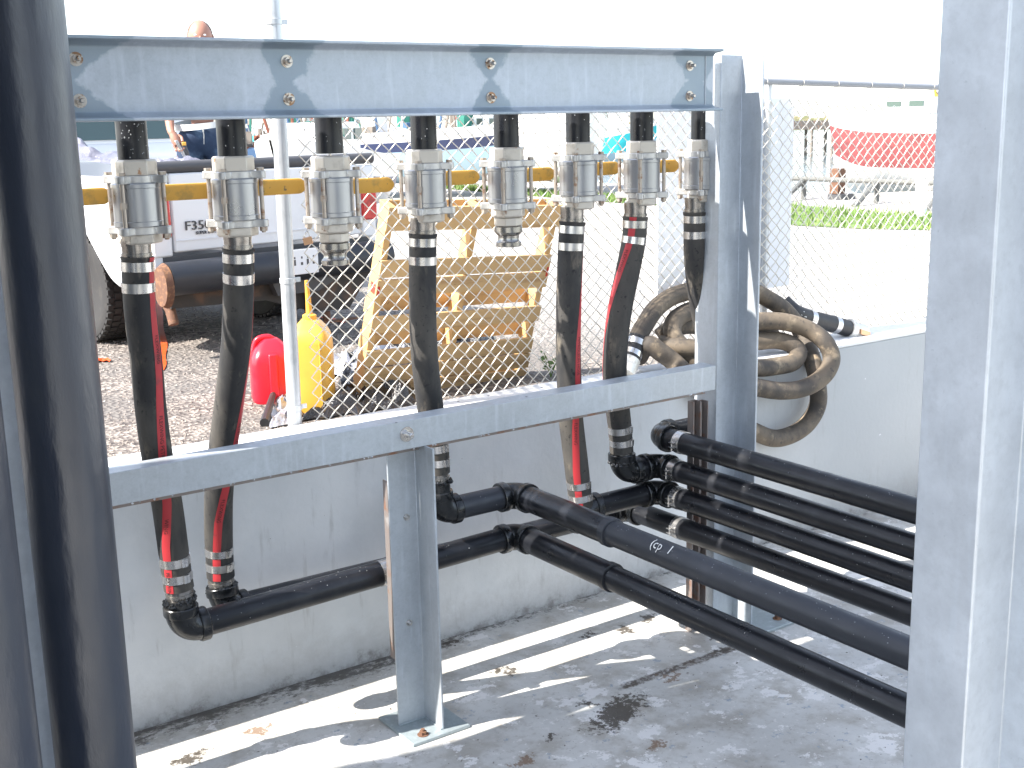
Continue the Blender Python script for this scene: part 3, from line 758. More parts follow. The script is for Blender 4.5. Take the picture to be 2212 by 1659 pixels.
b = BOT[4]; rB, pB = pipe_run('dull black pipe run with chalk marks crossing the floor toward the viewer',
    [start(b), (b.x, 4.65, zB), (XQ, 4.65, zB), (XQ, .4, zB)], couplings=[(2, .70)], dull=True)
b = BOT[2]; pipe_run('long black pipe run hugging the wall, bottom pipe of the clamped stack',
    [start(b), (b.x, 4.90, .605), (XP, 4.90, .60), (XP, .4, .622)], clamps=[(2, .43)])
b = BOT[6]; pipe_run('black pipe run third from the top of the clamped stack',
    [start(b), (b.x, 4.65, .762), (XP, 4.65, .762), (XP, .4, .762)], clamps=[(2, .17)])
b = BOT[7]; pipe_run('black pipe run second from the top of the clamped stack, fed by the S-shaped hose',
    [start(b), (b.x, 4.65, .908), (XP, 4.65, .908), (XP, .4, .908)], clamps=[(2, .15)])
b = BOT[8]; pipe_run('topmost black pipe run of the clamped stack with a rounded blind elbow',
    [start(b), (b.x, 4.66, 1.066), (XP, 4.66, 1.066), (XP, .4, 1.066)], clamps=[(2, .20)])
# chalk scribble on the dull pipe
mb = MB(); vs, fs = textmesh('(cp  1', .055)
out = []
for v in vs:
    a = R(126)-((v.y-.02)/.057); yy = 3.62 - v.x*1.0
    out.append(V(XQ+.0622*math.cos(a), yy, zB+.0622*math.sin(a)))
build('chalk_mark', mb.add(out, fs), M['chalk'], rB, smooth=0)
# weld clusters where hose shanks enter the elbows are rough black sealant
for i in (1, 2, 4, 7):
    p = BOT[i]; mb = MB(); base = len(mb.v)
    for k in range(90):
        a = random.random()*6.28; r = .058+random.random()*.010; q = V(p.x+math.cos(a)*r, p.y+math.sin(a)*r, p.z-.066+random.random()*.016+(.015 if math.cos(a+1) > .3 else 0)); s = random.uniform(.004,.009)
        mb.lathe([(s*.4,-s),(s,0),(s*.4,s)], q, 6)
    par = {1: rA, 4: rB}.get(i) or [o for o in bpy.data.objects if o.name.startswith('pipe_run') and abs(o.location.x-p.x) < .02][0]
    build('sealant', mb, M['fitting'], par, kind='stuff')

# ------------------------------------------------------------------ coiled hose draped over the wall
def z4(a, b): k = 2212/2560; return (1550+a/3.318)*k, (650+b/3.318)*k
def coil(pts, r=.056, mat=None, label='', name='hose_tube'):
    out = []
    for a, b, ax, val in pts:
        u, w_ = z4(a, b); out.append(P(u, w_, ax, val))
    return catmull(out, 10)
t_ = thing('coiled_hose', 'dusty tan transfer hose coiled and draped over the concrete wall', 'hose', (5.7, 5.3, 1.22))
pA_ = coil([(70,860,1,5.36),(110,760,1,5.38),(150,640,1,5.40),(215,520,1,5.42),(300,400,1,5.44),(420,310,1,5.46),(560,262,1,5.46),(720,225,1,5.46),(900,215,1,5.46),(1080,250,1,5.46),
            (1240,330,1,5.44),(1370,420,1,5.42),(1480,560,1,5.36),(1560,720,1,5.26),(1610,880,1,5.14),(1640,1040,1,5.10),(1640,1200,1,5.10),(1560,1350,1,5.10),(1430,1445,1,5.10),(1280,1480,1,5.10),
            (1130,1430,1,5.11),(980,1340,1,5.11),(820,1200,1,5.12),(680,1080,1,5.12),(570,970,1,5.16),(450,850,1,5.26),(330,760,1,5.30),(240,700,1,5.34),(180,760,1,5.40),(160,800,1,5.47)])
pB_ = coil([(1300,690,1,5.48),(1200,560,1,5.45),(1030,480,1,5.47),(860,400,1,5.46),(700,400,1,5.44),(560,430,1,5.42),(450,510,1,5.40),(440,620,1,5.36),(520,730,1,5.31),(640,830,1,5.24),(780,930,1,5.16),
            (950,1010,1,5.08),(1130,1055,1,5.07),(1330,1085,1,5.05),(1530,1060,1,5.03),(1690,960,1,5.02),(1755,820,1,5.04),(1700,680,1,5.08),(1570,580,1,5.16),(1400,520,1,5.22),(1230,505,1,5.27),
            (1060,520,1,5.32),(900,560,1,5.36),(760,600,1,5.40),(640,640,1,5.46)])
pC_ = coil([(330,640,1,5.50),(430,570,1,5.47),(600,540,1,5.44),(800,590,1,5.38),(1000,660,1,5.32),(1140,675,1,5.30),(1290,665,1,5.27),(1420,700,1,5.22),(1480,770,1,5.18),(1430,850,1,5.13),(1300,880,1,5.12),(1140,895,1,5.12),
            (960,870,1,5.14),(780,800,1,5.18),(620,740,1,5.24),(480,720,1,5.30),(330,700,1,5.40)])
for pth in (cut(pA_, .17, length_at(pA_)[-1], 300), pB_, pC_):
    build('hose_tube', MB().sweep(pth, .0555, 26), M['rubberd'], t_)
pD_ = coil([(1350,350,1,5.50),(1440,430,1,5.44),(1560,480,1,5.42),(1680,510,1,5.41),(1800,540,1,5.40),(1895,570,1,5.39)])
build('hose_end', MB().sweep(pD_, .057, 26), M['rubbern'], t_)
LD = length_at(pD_)[-1]
for a in (LD-.40, LD-.16):
    build('band_clamp', MB().sweep(cut(pD_, a, a+.045, 3), .0605, 30), M['steel'], t_)
e = pD_[-1]; d = (pD_[-1]-pD_[-3]).normalized()
cpl = build('coupler', MB().sweep([e-d*.01, e, e+d*.03, e+d*.035, e+d*.14, e+d*.15], lambda q: (.064,.072,.072,.062,.066,.060)[int(round(q*5))], 28).obox(e+d*.09-V(0,0,.07), d*.04, d.cross(V(0,0,1)).normalized()*.025, V(0,0,.012)), M['cast'], t_)
side = d.cross(V(0,0,1)).normalized()
if side.y > 0: side = -side
build('cam_arm', MB().obox(e+d*.09+side*.07, d*.045, side*.008, V(0,0,.017)).tube(e+d*.12+side*.06-V(0,0,.03), e+d*.115+side*.07-V(0,0,.17), .006, 8).lathe([(.014,0),(.014,.004)], e+d*.115+side*.07-V(0,0,.18), 14, side), M['brass'], cpl)
vs, fs = textmesh('TRI', .05); out = []; vs2, fs2 = textmesh('\u21e7', .06)
df = frames(pD_); dl = length_at(pD_)
def onD(s, lat):
    p = at_len(pD_, dl, s); n_ = (CAM-p).normalized(); n_ = (n_-d*n_.dot(d)).normalized(); b_ = d.cross(n_)
    a = lat/.057; return p + n_*(.0578*math.cos(a)) + b_*(.0578*math.sin(a))
mb = MB(); mb.add([onD(LD-.60+v.y*.9, .035-v.x*.9) for v in vs], fs)
# outlined arrow
arw = [(-.03,0),(0,.03),(.03,0),(.012,0),(.012,-.03),(-.012,-.03),(-.012,0)]
for i in range(7):
    a_, b_ = arw[i], arw[(i+1) % 7]; dx, dy = b_[0]-a_[0], b_[1]-a_[1]; L_ = math.hypot(dx, dy); nx, ny = -dy/L_*.002, dx/L_*.002
    mb.add([onD(LD-.49+q[0], -(q[1])) for q in ((a_[0]+nx,a_[1]+ny),(b_[0]+nx,b_[1]+ny),(b_[0]-nx,b_[1]-ny),(a_[0]-nx,a_[1]-ny))], [(0,1,2,3)])
build('hose_print', mb, M['chalk'], t_, smooth=0)
# left end of the coil with its clamps
build('hose_end', MB().sweep(cut(pA_, 0, .18, 8), .056, 26), M['rubbern'], t_)
for a in (.05, .125):
    build('band_clamp', MB().sweep(cut(pA_, a, a+.035, 3), .0595, 30), M['steel'], t_)
build('coupler', MB().sweep([pA_[0]-(pA_[1]-pA_[0]).normalized()*.07, pA_[0], pA_[0]+(pA_[1]-pA_[0]).normalized()*.03], .063, 26), M['cast'], t_)

# ------------------------------------------------------------------ chain link fence
FY = 5.58; FX0, FX1 = 2.62, 9.1; FT = 2.83
t_ = thing('chain_link_fence', 'galvanised chain link fence standing along the back of the wall', 'fence', (5.6, FY, G))
mb = MB(); hw, hh = .0425, .040; nw = int((FX1-FX0)/hw)
def ftop(x): return 2.835 - max(0, x-5.8)*.055
for i in range(nw):
    x = FX0+i*hw; n = int((ftop(x)-1.20)/hh); pts = []; warp = .006*math.sin(i*.7)
    for j in range(n+1):
        z = 1.20+j*hh; xx = x + (hw if (j+i) % 2 else 0); bow = .018*noise.noise(V(x*1.3, z*1.6, 3))
        pts.append(V(xx+.5*bow, FY+(.0035 if (j % 2) else -.0035)+bow, z+warp))
    mb.sweep(pts, .0040, 6, False)
build('wire_mesh', mb, M['fence'], t_, smooth=60, kind='stuff')
build('top_rail', MB().sweep([V(5.0,FY,2.935), V(5.8,FY,2.920), V(7.6,FY,2.880), V(9.1,FY,2.86)], .022, 18), mk('weathered rail pipe', (.30,.31,.33), .6, .1), t_)
for k in range(12):
    x = 5.2+k*.34; z0 = 2.93-(x-5.2)*.02
    p = [V(x+.02*math.sin(a)*0, FY+.025*math.cos(a), z0+.025*math.sin(a)) for a in [q*.6 for q in range(11)]]
    p += [V(x-.02, FY-.01, z0-.05), V(x-.045, FY, z0-.09)]
    build('tie_wire', MB().sweep(p, .0018, 4, False), M['fence'], t_)
for x in (5.95, 9.1):
    build('line_post', MB().tube(V(x,FY+.035,G), V(x,FY+.035,2.93), .024, 16), M['fpost'], t_)
pb_ = P(622, 900, 1, FY+.02)
build('tension_post', MB().tube(V(pb_.x+.03, FY+.01, G), V(pb_.x+.03, FY+.01, 3.1), .014, 14), M['fpost'], t_)
t_ = thing('gate_post', 'round galvanised gate post rising above the header beam', 'post', (2.515, FY, G))
build('post_tube', MB().sweep([V(2.515,FY,G-.02), V(2.53,FY,2.7), V(2.55,FY,4.6)], .036, 28), M['fpost'], t_)
for z in (1.30, 1.95, 3.19):
    c = V(2.516+(z-1.2)*.0085, FY, z)
    build('post_collar', MB().lathe([(.037,-.014),(.0395,-.012),(.0395,.012),(.037,.014)], c, 28).obox(c+V(.052,-.002,0), V(.016,0,0), V(0,.004,0), V(0,0,.012)), M['fpost'], t_)
c = P(665, 520, 1, FY-.03)
t_ = thing('padlock', 'small padlock hanging in the fence mesh beside the gate post', 'padlock', c)
build('lock_body', MB().obox(c, V(.022,-.004,.004), V(.002,.009,0), V(-.004,0,.018)), M['brass'], t_, bevel=.003)
build('shackle', MB().sweep([c+V(.013*math.cos(a)-.003, 0, .018+.03*math.sin(a)) for a in [math.pi*q/10 for q in range(11)]], .003, 8), M['steel'], t_)

# pale sheet fixed to the far side of the fence
t_ = thing('panel_board', 'pale grey flat panel board fixed behind the fence mesh above the coiled hose', 'panel', (5.62, 5.63, 1.56))
build('panel_sheet', MB().box(5.02, 6.21, 5.628, 5.64, 1.575, 2.815), M['cabinet'], t_, bevel=.003)
for z in (1.62, 2.77):
    build('batten', MB().box(5.03, 6.20, 5.641, 5.665, z-.02, z+.02), M['cabinet'], t_)

# ------------------------------------------------------------------ pallet leaning on the fence
BL = V(3.11, 6.05, G+.012); RD = V(1, -.02, -.01).normalized(); UD = (V(3.160, 5.70, 2.29)-BL).normalized()
RD = (RD-UD*RD.dot(UD)).normalized(); ND = RD.cross(UD).normalized()
if ND.y > 0: ND = -ND
PW, PH = 1.13, 1.165
t_ = thing('wooden_pallet', 'worn pine pallet leaning upright against the chain link fence', 'pallet', BL)
def pbox(name, r0, r1, u0, u1, n0, n1, mat, skew=0):
    a = BL+RD*r0+UD*u0+ND*n0
    c = BL+RD*((r0+r1)/2)+UD*((u0+u1)/2)+ND*((n0+n1)/2)
    return build(name, MB().obox(c, RD*((r1-r0)/2)+UD*skew, UD*((u1-u0)/2), ND*((n1-n0)/2)), mat, t_, bevel=.002)
for r in (0, PW/2-.02, PW-.04): pbox('stringer', r, r+.04, 0, PH, -.045, .045, M['woodo'])
for a, b in ((.0,.115),(.262,.348),(.358,.442),(.545,.63),(.725,.81),(.82,.90),(.91,1.0)):
    pbox('deck_board', 0-random.random()*.01, PW+random.random()*.01, PH*(1-b), PH*(1-a), .0455, .062, M['wood'], random.uniform(-.003,.003))
for a, b in ((.0,.075),(.475,.56),(.655,.745),(.875,.93),(.94,1.0)):
    pbox('deck_board', 0, PW, PH*(1-b), PH*(1-a), -.062, -.0455, M['wood'])
for (r, uu) in ((.0,.56),(PW-.012,.62)):
    pbox('red_mark', r-.0016, r+.0136, PH*uu, PH*uu+.06, -.02, .0635, M['reddye'])

# ------------------------------------------------------------------ fuel cans
def can(name, lab, base, w_, d_, h, mat, rz, spout, cat):
    t = thing(name, lab, cat, (base.x, base.y, base.z), None, rz)
    ex, ey = V(1,0,0), V(0,1,0)
    n = 32; rows = []
    prof = [(0,.90),(.015,.98),(.05,1),(.30,1),(.34,.985),(.38,1),(.66,1),(.72,.985),(.80,.90),(.87,.74),(.92,.55),(.955,.40)] if spout else \
           [(0,.92),(.02,.98),(.06,1),(.35,1),(.40,.975),(.45,1),(.62,1),(.74,.93),(.86,.74),(.94,.5),(.985,.34),(1,.25)]
    vs = []; fs = []
    for (hz, k) in prof:
        for i in range(n):
            a = 2*math.pi*i/n; ca, sa = math.cos(a), math.sin(a)
            x = math.copysign(abs(ca)**.45, ca)*w_/2*k; y = math.copysign(abs(sa)**.45, sa)*d_/2*(k if k < .9 else 1)
            vs.append((x, y, hz*h))
    for j in range(len(prof)-1):
        for i in range(n): fs.append((j*n+i, j*n+(i+1)%n, (j+1)*n+(i+1)%n, (j+1)*n+i))
    fs.append(tuple(range(n))[::-1]); fs.append(tuple((len(prof)-1)*n+i for i in range(n)))
    build('can_body', MB().add(vs, fs), mat, t, smooth=50)
    if spout:
        build('cap_ring', MB().lathe([(.036,h*.945),(.038,h*.95),(.038,h*1.0),(.03,h*1.01)], (0,0,0), 20), mat, t)
        build('spout', MB().sweep([V(0,0,h), V(-.002,0,h+.09), V(-.006,0,h+.19)], lambda q: .019-.009*q, 14), M['can_y'], t)
        build('seam', MB().sweep([V(w_*.26, -d_/2-.001, h*q/10+.02) for q in range(8)], .003, 6), mat, t)
    else:
        build('handle', MB().sweep(catmull([V(w_*.1,0,h*.95), V(-w_*.05,0,h*1.02), V(-w_*.30,0,h*.98), V(-w_*.40,0,h*.80)], 6), .016, 12), mat, t)
        build('front_rib', MB().box(-w_*.10, w_*.10, -d_/2-.012, -d_/2+.03, h*.04, h*.80), mat, t, bevel=.008)
    return t
p = P(690, 890, 2, G); can('fuel_can', 'tall yellow diesel can with upright spout behind the fence post', p+V(.03,.12,0), .23, .27, .52, M['can_y'], R(-32), True, 'fuel can')
p = P(590, 872, 2, G); can('fuel_can', 'red plastic petrol can left of the gate post', p+V(.06,.12,0), .25, .28, .355, M['can_r'], R(-20), False, 'fuel can')

# ------------------------------------------------------------------ plastic sheeting and odds on the ground
def crumple(name, lab, corners, nx, ny, amp, mat, seed, cat, lift=.02, scale=6, base=G):
    a, b, c, d = [Vector(q) for q in corners]; vs = []; fs = []
    for j in range(ny+1):
        for i in range(nx+1):
            s, t = i/nx, j/ny; p = a.lerp(b, s).lerp(d.lerp(c, s), t)
            q = V(p.x*scale, p.y*scale, seed); e = min(s, 1-s, t, 1-t)*6
            h = abs(noise.noise(q))+.6*abs(noise.noise(q*2.3))+.3*abs(noise.noise(q*5))
            ed = .05*noise.noise(V(s*7, t*7, seed+3))
            vs.append(p+V(ed, ed*.7, lift+min(1, e)*amp*h))
    for j in range(ny):
        for i in range(nx): k = j*(nx+1)+i; fs.append((k, k+1, k+nx+2, k+nx+1))
    return tag(build(name, MB().add(vs, fs), mat, smooth=28), lab, cat)
g_ = lambda u, w_, z=G: P(u, w_, 2, z)
crumple('plastic_sheet', 'crumpled black plastic sheeting on the ground in front of the pallet', (g_(650,912),g_(905,878),g_(905,800),g_(770,838)), 44, 34, .17, M['bag'], 3, 'plastic sheet', .01, 5)
crumple('plastic_sheet', 'black plastic bag heap between yellow can and pallet', (g_(728,880),g_(800,868),g_(800,770),g_(735,790)), 26, 26, .16, M['bag'], 9, 'plastic sheet', .01, 7)
crumple('plastic_sheet', 'silver grey plastic sheet at the foot of the gate post', (g_(583,927),g_(650,914),g_(650,850),g_(600,868)), 24, 24, .09, M['bags'], 5, 'plastic sheet', .008, 9)
crumple('plastic_sheet', 'black plastic seen through the upper right gap of the pallet', (V(3.75,6.35,G),V(4.45,6.25,G),V(4.55,7.0,G),V(3.85,7.2,G)), 26, 26, .35, M['bag'], 12, 'plastic sheet', .02, 4)
crumple('plastic_sheet', 'silver plastic seen through the lower left gap of the pallet', (V(3.3,6.45,G),V(3.9,6.35,G),V(3.9,6.9,G),V(3.3,7.0,G)), 22, 22, .22, M['bags'], 15, 'plastic sheet', .02, 5)
p0, p1 = g_(572,922), g_(602,845,G)
tag(build('rubber_strip', MB().sweep([p0+V(0,0,.02), p0.lerp(p1,.5)+V(0,0,.05), p1+V(0,0,.08)], lambda q: .026-.016*q, 10), M['rubbern']), 'short black rubber strip lying left of the gate post', 'rubber strip')
def ribbon(lab, px, wd, z=G):
    pts = catmull([P(u, w_, 2, z+.006) for u, w_ in px], 8); vs = []; fs = []
    for i, p in enumerate(pts):
        T = (pts[min(i+1,len(pts)-1)]-pts[max(i-1,0)]).normalized(); s = V(-T.y, T.x, 0)*wd*.5*(1+.25*math.sin(i*.5)); h = .012*abs(math.sin(i*.9))
        vs += [p-s+V(0,0,h), p+s+V(0,0,h*.3), p+s+V(0,0,h*.3-.003), p-s+V(0,0,h-.003)]
    for i in range(len(pts)-1):
        for k in range(4): fs.append((4*i+k, 4*i+(k+1)%4, 4*i+4+(k+1)%4, 4*i+4+k))
    return tag(build('strap', MB().add(vs, fs), M['orange'], smooth=60), lab, 'strap')
ribbon('orange strap curving over the gravel behind the leftmost hose', [(341,655),(347,700),(352,745),(351,775),(346,800)], .05)
ribbon('short orange strap end on the gravel near the truck tyre', [(196,778),(215,779),(236,777)], .12)
ribbon('thin orange strap on the asphalt behind the yellow can', [(655,690),(690,686),(715,689),(742,697)], .05)
# sprig growing at the fence foot
c = P(1190, 815, 2, G)
t_ = thing('weed', 'small leafy weed growing at the foot of the fence', 'plant', c)
mb = MB(); mb2 = MB()
for k in range(5):
    a = random.uniform(0, 6.28); tip = c+V(.07*math.cos(a), .07*math.sin(a), random.uniform(.12,.24)); mb.sweep([c, c.lerp(tip,.5)+V(.01,0,.02), tip], .003, 5)
    for q in range(9):
        b_ = c.lerp(tip, random.uniform(.3,1)); n_ = V(random.uniform(-1,1), random.uniform(-1,1), random.uniform(-.2,.8)).normalized(); s = n_.orthogonal().normalized()
        L_ = random.uniform(.02,.045); mb2.add([b_, b_+n_*L_*.5+s*L_*.28, b_+n_*L_, b_+n_*L_*.5-s*L_*.28], [(0,1,2,3)])
build('stem', mb, M['leaf'], t_); build('foliage', mb2, M['leaf'], t_, smooth=0, kind='stuff')

# ------------------------------------------------------------------ pickup truck (local coords: x right, y forward, z up)
TA = R(10)
tr = thing('pickup_truck', 'white pickup truck with its tailgate toward the wall', 'truck', (3.54, 8.04, G), None, TA)
# bed sides with wheel arches
def side_poly(n=14):
    pts = [(0,.42),(0,1.22),(2.35,1.22),(2.35,.42),(1.62,.42)]
    for i in range(n+1):
        pass
    return [(0,.46),(0,1.22),(2.35,1.22),(2.35,.42),(1.62,.42),(1.60,.62),(1.50,.82),(1.35,.94),(1.20,.98),(1.06,.96),(.96,.905),(.85,.79),(.72,.655),(.58,.53),(.48,.46)]
for s in (-1, 1):
    x0, x1 = sorted((s*.86, s*.93)); mb = MB().prism(side_poly(), x0, x1, 0)
    build('bed_side', mb, M['white'], tr, bevel=.012)
    # flared arch lip
    pts = catmull([V(s*.935,y_,z_) for y_, z_ in ((1.64,.42),(1.62,.64),(1.52,.85),(1.36,.965),(1.20,1.0),(1.04,.98),(.94,.92),(.83,.80),(.70,.67),(.56,.55),(.44,.50))], 3)
    build('arch_flare', MB().sweep(pts, .03, 10), M['white'], tr)
    build('corner_post', MB().box(*sorted((s*.79, s*.93)), -.012, .06, .70, 1.235), M['white'], tr, bevel=.015)
    lamp = build('tail_lamp', MB().box(*sorted((s*.795, s*.935)), -.028, .03, .83, 1.13), M['redlens'], tr, bevel=.012)
    build('lens_ridge', MB().box(*sorted((s*.80, s*.925)), -.031, -.0275, .925, .932), M['redlens'], lamp)
    build('wheel_well', MB().prism([(1.06+.50*math.cos(a), .46+.50*math.sin(a)) for a in [math.pi*i/12 for i in range(13)]], *sorted((s*.45, s*.56)), 0), M['under'], tr)
tg = build('tailgate', MB().box(-.78, .78, -.015, .045, .725, 1.245), M['white'], tr, bevel=.012)
build('tailgate_crease', MB().box(-.77, .77, -.021, -.0155, .80, .806), M['whitep'], tg)
build('tailgate_rail', MB().tube(V(-.90,.02,1.285), V(.93,.02,1.285), .040, 18), M['darkpl'], tr)
build('bed_floor', MB().box(-.86, .86, .0, 2.35, .66, .70), M['darkpl'], tr)
build('bed_front', MB().box(-.9, .9, 2.30, 2.36, .6, 1.28), M['white'], tr)
def put(vs, x0, z0, y0, sx=1., sz=1.): return [V(x0+v.x*sx, y0-v.z, z0+v.y*sz) for v in vs]
vs, fs = textmesh('F350', .120, .004)
build('badge', MB().add(put(vs, -.70, .868, -.022, .86, .72), fs), M['darkpl'], tg, smooth=0)
vs, fs = textmesh('SUPER DUTY', .036, .003)
build('badge', MB().add(put(vs, -.62, .835, -.022, .85, .85), fs), M['darkpl'], tg, smooth=0)
# pipe bumper with cut rusty end
b0 = MB()
pts = [V(-.93+.08*i, -.13, .57) for i in range(24)]
bm_ = build('bumper_pipe', MB().sweep(pts, .112, 32), M['blackd'], tr)
build('cut_end', MB().add([V(-.935,-.13+.118*math.cos(a), .55+.15*math.sin(a)-.02) for a in [2*math.pi*i/24 for i in range(24)]]+[V(-.985,-.15+.09*math.cos(a), .53+.13*math.sin(a)) for a in [2*math.pi*i/24 for i in range(24)]],
      [tuple(range(24)), tuple(range(24,48))[::-1]]+[(i,(i+1)%24,24+(i+1)%24,24+i) for i in range(24)]), M['rust'], bm_)
build('sticker', MB().obox(V(-.46,-.243,.575), V(.022,0,0), V(0,.001,0), V(0.004,0,.045)), M['plate'], bm_)
build('sticker', MB().obox(V(-.53,-.243,.575), V(.004,0,0), V(0,.001,0), V(0.002,0,.035)), M['redlens'], bm_)
build('rear_frame', MB().prism([(-.85,.50),(-.85,.36),(-.10,.33),(.10,.26),(.30,.20),(.62,.18),(.72,.30),(.86,.46)], -.03, .02, 1).box(-.5,-.42,0,2.6,.42,.58).box(.42,.5,0,2.6,.42,.58), M['under'], tr)
build('step_well', MB().prism([(-.16,.62),(.36,.62),(.52,.45),(.30,.36),(-.05,.36)], -.10, -.04, 1), M['darkpl'], tr)
pt = build('licence_plate', MB().box(-.10, .20, -.255, -.249, .515, .69), M['plate'], tr, bevel=.004)
mb = MB()
for i, x in enumerate((-.06,-.01,.05,.10,.15)):
    mb.box(x, x+.018, -.2565, -.2555, .58, .60+.02*(i % 2)).box(x+.004, x+.016, -.2565, -.2555, .625, .64)
build('plate_marks', mb, M['darkpl'], pt, kind='stuff'); build('plate_sticker', MB().box(-.085,-.04,-.2565,-.2555,.53,.545), M['blue'], pt)
build('exhaust', MB().sweep([V(-.83,.10,.42), V(-.83,.02,.34), V(-.835,-.02,.25)], .035, 12), M['rust'], tr)
build('axle', MB().tube(V(-.7,1.2,.40), V(.7,1.2,.40), .055, 12).lathe([(.06,-.17),(.15,-.10),(.19,0),(.15,.10),(.06,.17)], V(-.12,1.2,.38), 18, (0,1,0)), M['under'], tr)
build('mud_bracket', MB().box(.22,.25,-.08,-.02,.10,.40).obox(V(.42,-.1,.12), V(.20,0,0), V(0,.03,0), V(0,0,.006)).tube(V(.36,-.1,.12), V(.36,-.1,.20), .028, 12), M['rust'], tr)
def wheel(x, y):
    c = V(x, y, .40); w2 = .14; s = -1 if x < 0 else 1
    tyre = build('tyre', MB().lathe([(.25,-w2*.8),(.33,-w2),(.375,-w2*.95),(.392,-w2*.80),(.396,0),(.392,w2*.80),(.375,w2*.95),(.33,w2),(.25,w2*.8)], c, 48, (1,0,0)), M['tyre'], tr)
    mb = MB()
    for i in range(44):
        a = 2*math.pi*i/44
        for k, (o0, o1, tw) in enumerate(((-.138,-.098,0.),(-.085,-.035,.09),(-.025,.025,-.09),(.035,.085,.09),(.098,.138,0.))):
            am = a + (.07 if k % 2 else 0); r = .400; cc = c+V((o0+o1)/2, r*math.cos(am), r*math.sin(am)-.0)
            T = V(tw, -math.sin(am), math.cos(am)).normalized(); N = V(0, math.cos(am), math.sin(am))
            mb.obox(cc-N*.006, V((o1-o0)/2,0,0), T*.019, N*.010)
    build('tread', mb, M['tyre'], tyre, kind='stuff')
    build('rim', MB().lathe([(.05,.03),(.12,.05),(.20,.03),(.235,.06),(.25,.10),(.25,-.08)], c, 28, (s,0,0)), M['rim'], tr)
for x, y in ((-.74,1.2),(.74,1.2),(-.78,4.6),(.78,4.6)): wheel(x, y)
# cab
cab = [(2.42,.45),(2.42,1.33),(2.52,1.42),(2.62,1.95),(2.78,2.02),(4.1,2.02),(4.35,1.96),(4.95,1.38),(6.1,1.28),(6.3,1.1),(6.3,.5)]
build('cab_body', MB().prism(cab, -.92, .92, 0), M['white'], tr, bevel=.03)
rw = build('rear_window', MB().obox(V(0,2.565,1.685), V(.72,0,0), V(0,.006,-.001), V(0,.048,.235)), M['glass'], tr)
build('window_frame', MB().obox(V(-.2,2.552,1.685), V(.012,0,0), V(0,.006,0), V(0,.048,.235)).obox(V(.2,2.552,1.685), V(.012,0,0), V(0,.006,0), V(0,.048,.235)), M['darkpl'], rw)
for s in (-1, 1):
    build('side_window', MB().prism([(2.75,1.42),(2.80,1.88),(4.15,1.90),(4.6,1.42)], *sorted((s*.915, s*.926)), 0), M['glass'], tr)
    build('mirror', MB().box(*sorted((s*.98, s*1.16)), 4.3, 4.36, 1.35, 1.62), M['darkpl'], tr, bevel=.02)
# cargo cover in the bed (separate thing)
def tl(x, y, z): q = Matrix.Rotation(TA, 3, 'Z') @ V(x, y, z); return V(3.54, 8.04, G)+q
a_, b_, c_, d_ = tl(-.84,.12,1.27), tl(-.05,.10,1.15), tl(.06,1.3,1.24), tl(-.84,1.9,1.38)
crumple('cargo_tarp', 'crumpled silver plastic tarp heaped in the truck bed', (a_,b_,c_,d_), 44, 44, .16, M['tarp'], 21, 'tarp', .0, 2.2)

# ------------------------------------------------------------------ man standing in the truck bed
PX = P(437, 262, 1, 9.35)
PB = V(PX.x, PX.y, 0)
fr_dir = V(CAM.x-PX.x, CAM.y-PX.y, 0).normalized(); rg = V(-fr_dir.y, fr_dir.x, 0)     # rg: his left-hand side, to the viewer's right
def bp(side, front, z): return V(PB.x, PB.y, z)+rg*side+fr_dir*front
man = thing('person', 'man in navy shirt and blue jeans standing in the truck bed holding a tool', 'person', (PB.x, PB.y, G+.70))
def skinned(name, verts, edges, radii, mat, root=0, sub=2):
    me = bpy.data.meshes.new(name); off = OFF[man.name]
    me.from_pydata([tuple(v-off) for v in verts], edges, []); o = bpy.data.objects.new(name, me); COL.objects.link(o); o.parent = man
    o.modifiers.new('skin', 'SKIN'); 
    sv = me.skin_vertices[0].data
    for i, r in enumerate(radii): sv[i].radius = r if isinstance(r, tuple) else (r, r)
    sv[root].use_root = True
    o.modifiers['skin'].use_smooth_shade = True
    s = o.modifiers.new('sub', 'SUBSURF'); s.levels = s.render_levels = sub
    me.materials.append(mat); OFF[o.name] = off; return o
ZB = 2.71                                          # belt height
hs = ZB-1.00
body = [bp(0,0,ZB-.06), bp(0,0,ZB+.18), bp(0,.0,ZB+.38), bp(0,0,ZB+.47), bp(0,.02,ZB+.55),               # pelvis..neck 0-4
        bp(-.19,0,ZB+.42), bp(-.25,.02,ZB+.14), bp(-.24,.17,ZB-.03), bp(-.22,.20,ZB-.06),                      # his right arm (viewer left) 5-8
        bp(.19,0,ZB+.42), bp(.25,-.02,ZB+.12), bp(.26,.02,ZB-.10), bp(.26,.04,ZB-.14)]                       # left arm 9-12
ed = [(0,1),(1,2),(2,3),(3,4),(3,5),(5,6),(6,7),(7,8),(3,9),(9,10),(10,11),(11,12)]
rd = [(.08,.05),(.12,.08),(.18,.11),(.12,.09),(.055,.055),.06,.045,.032,.028,.06,.045,.032,.028]
bd = skinned('body', body, ed, rd, M['skin'])
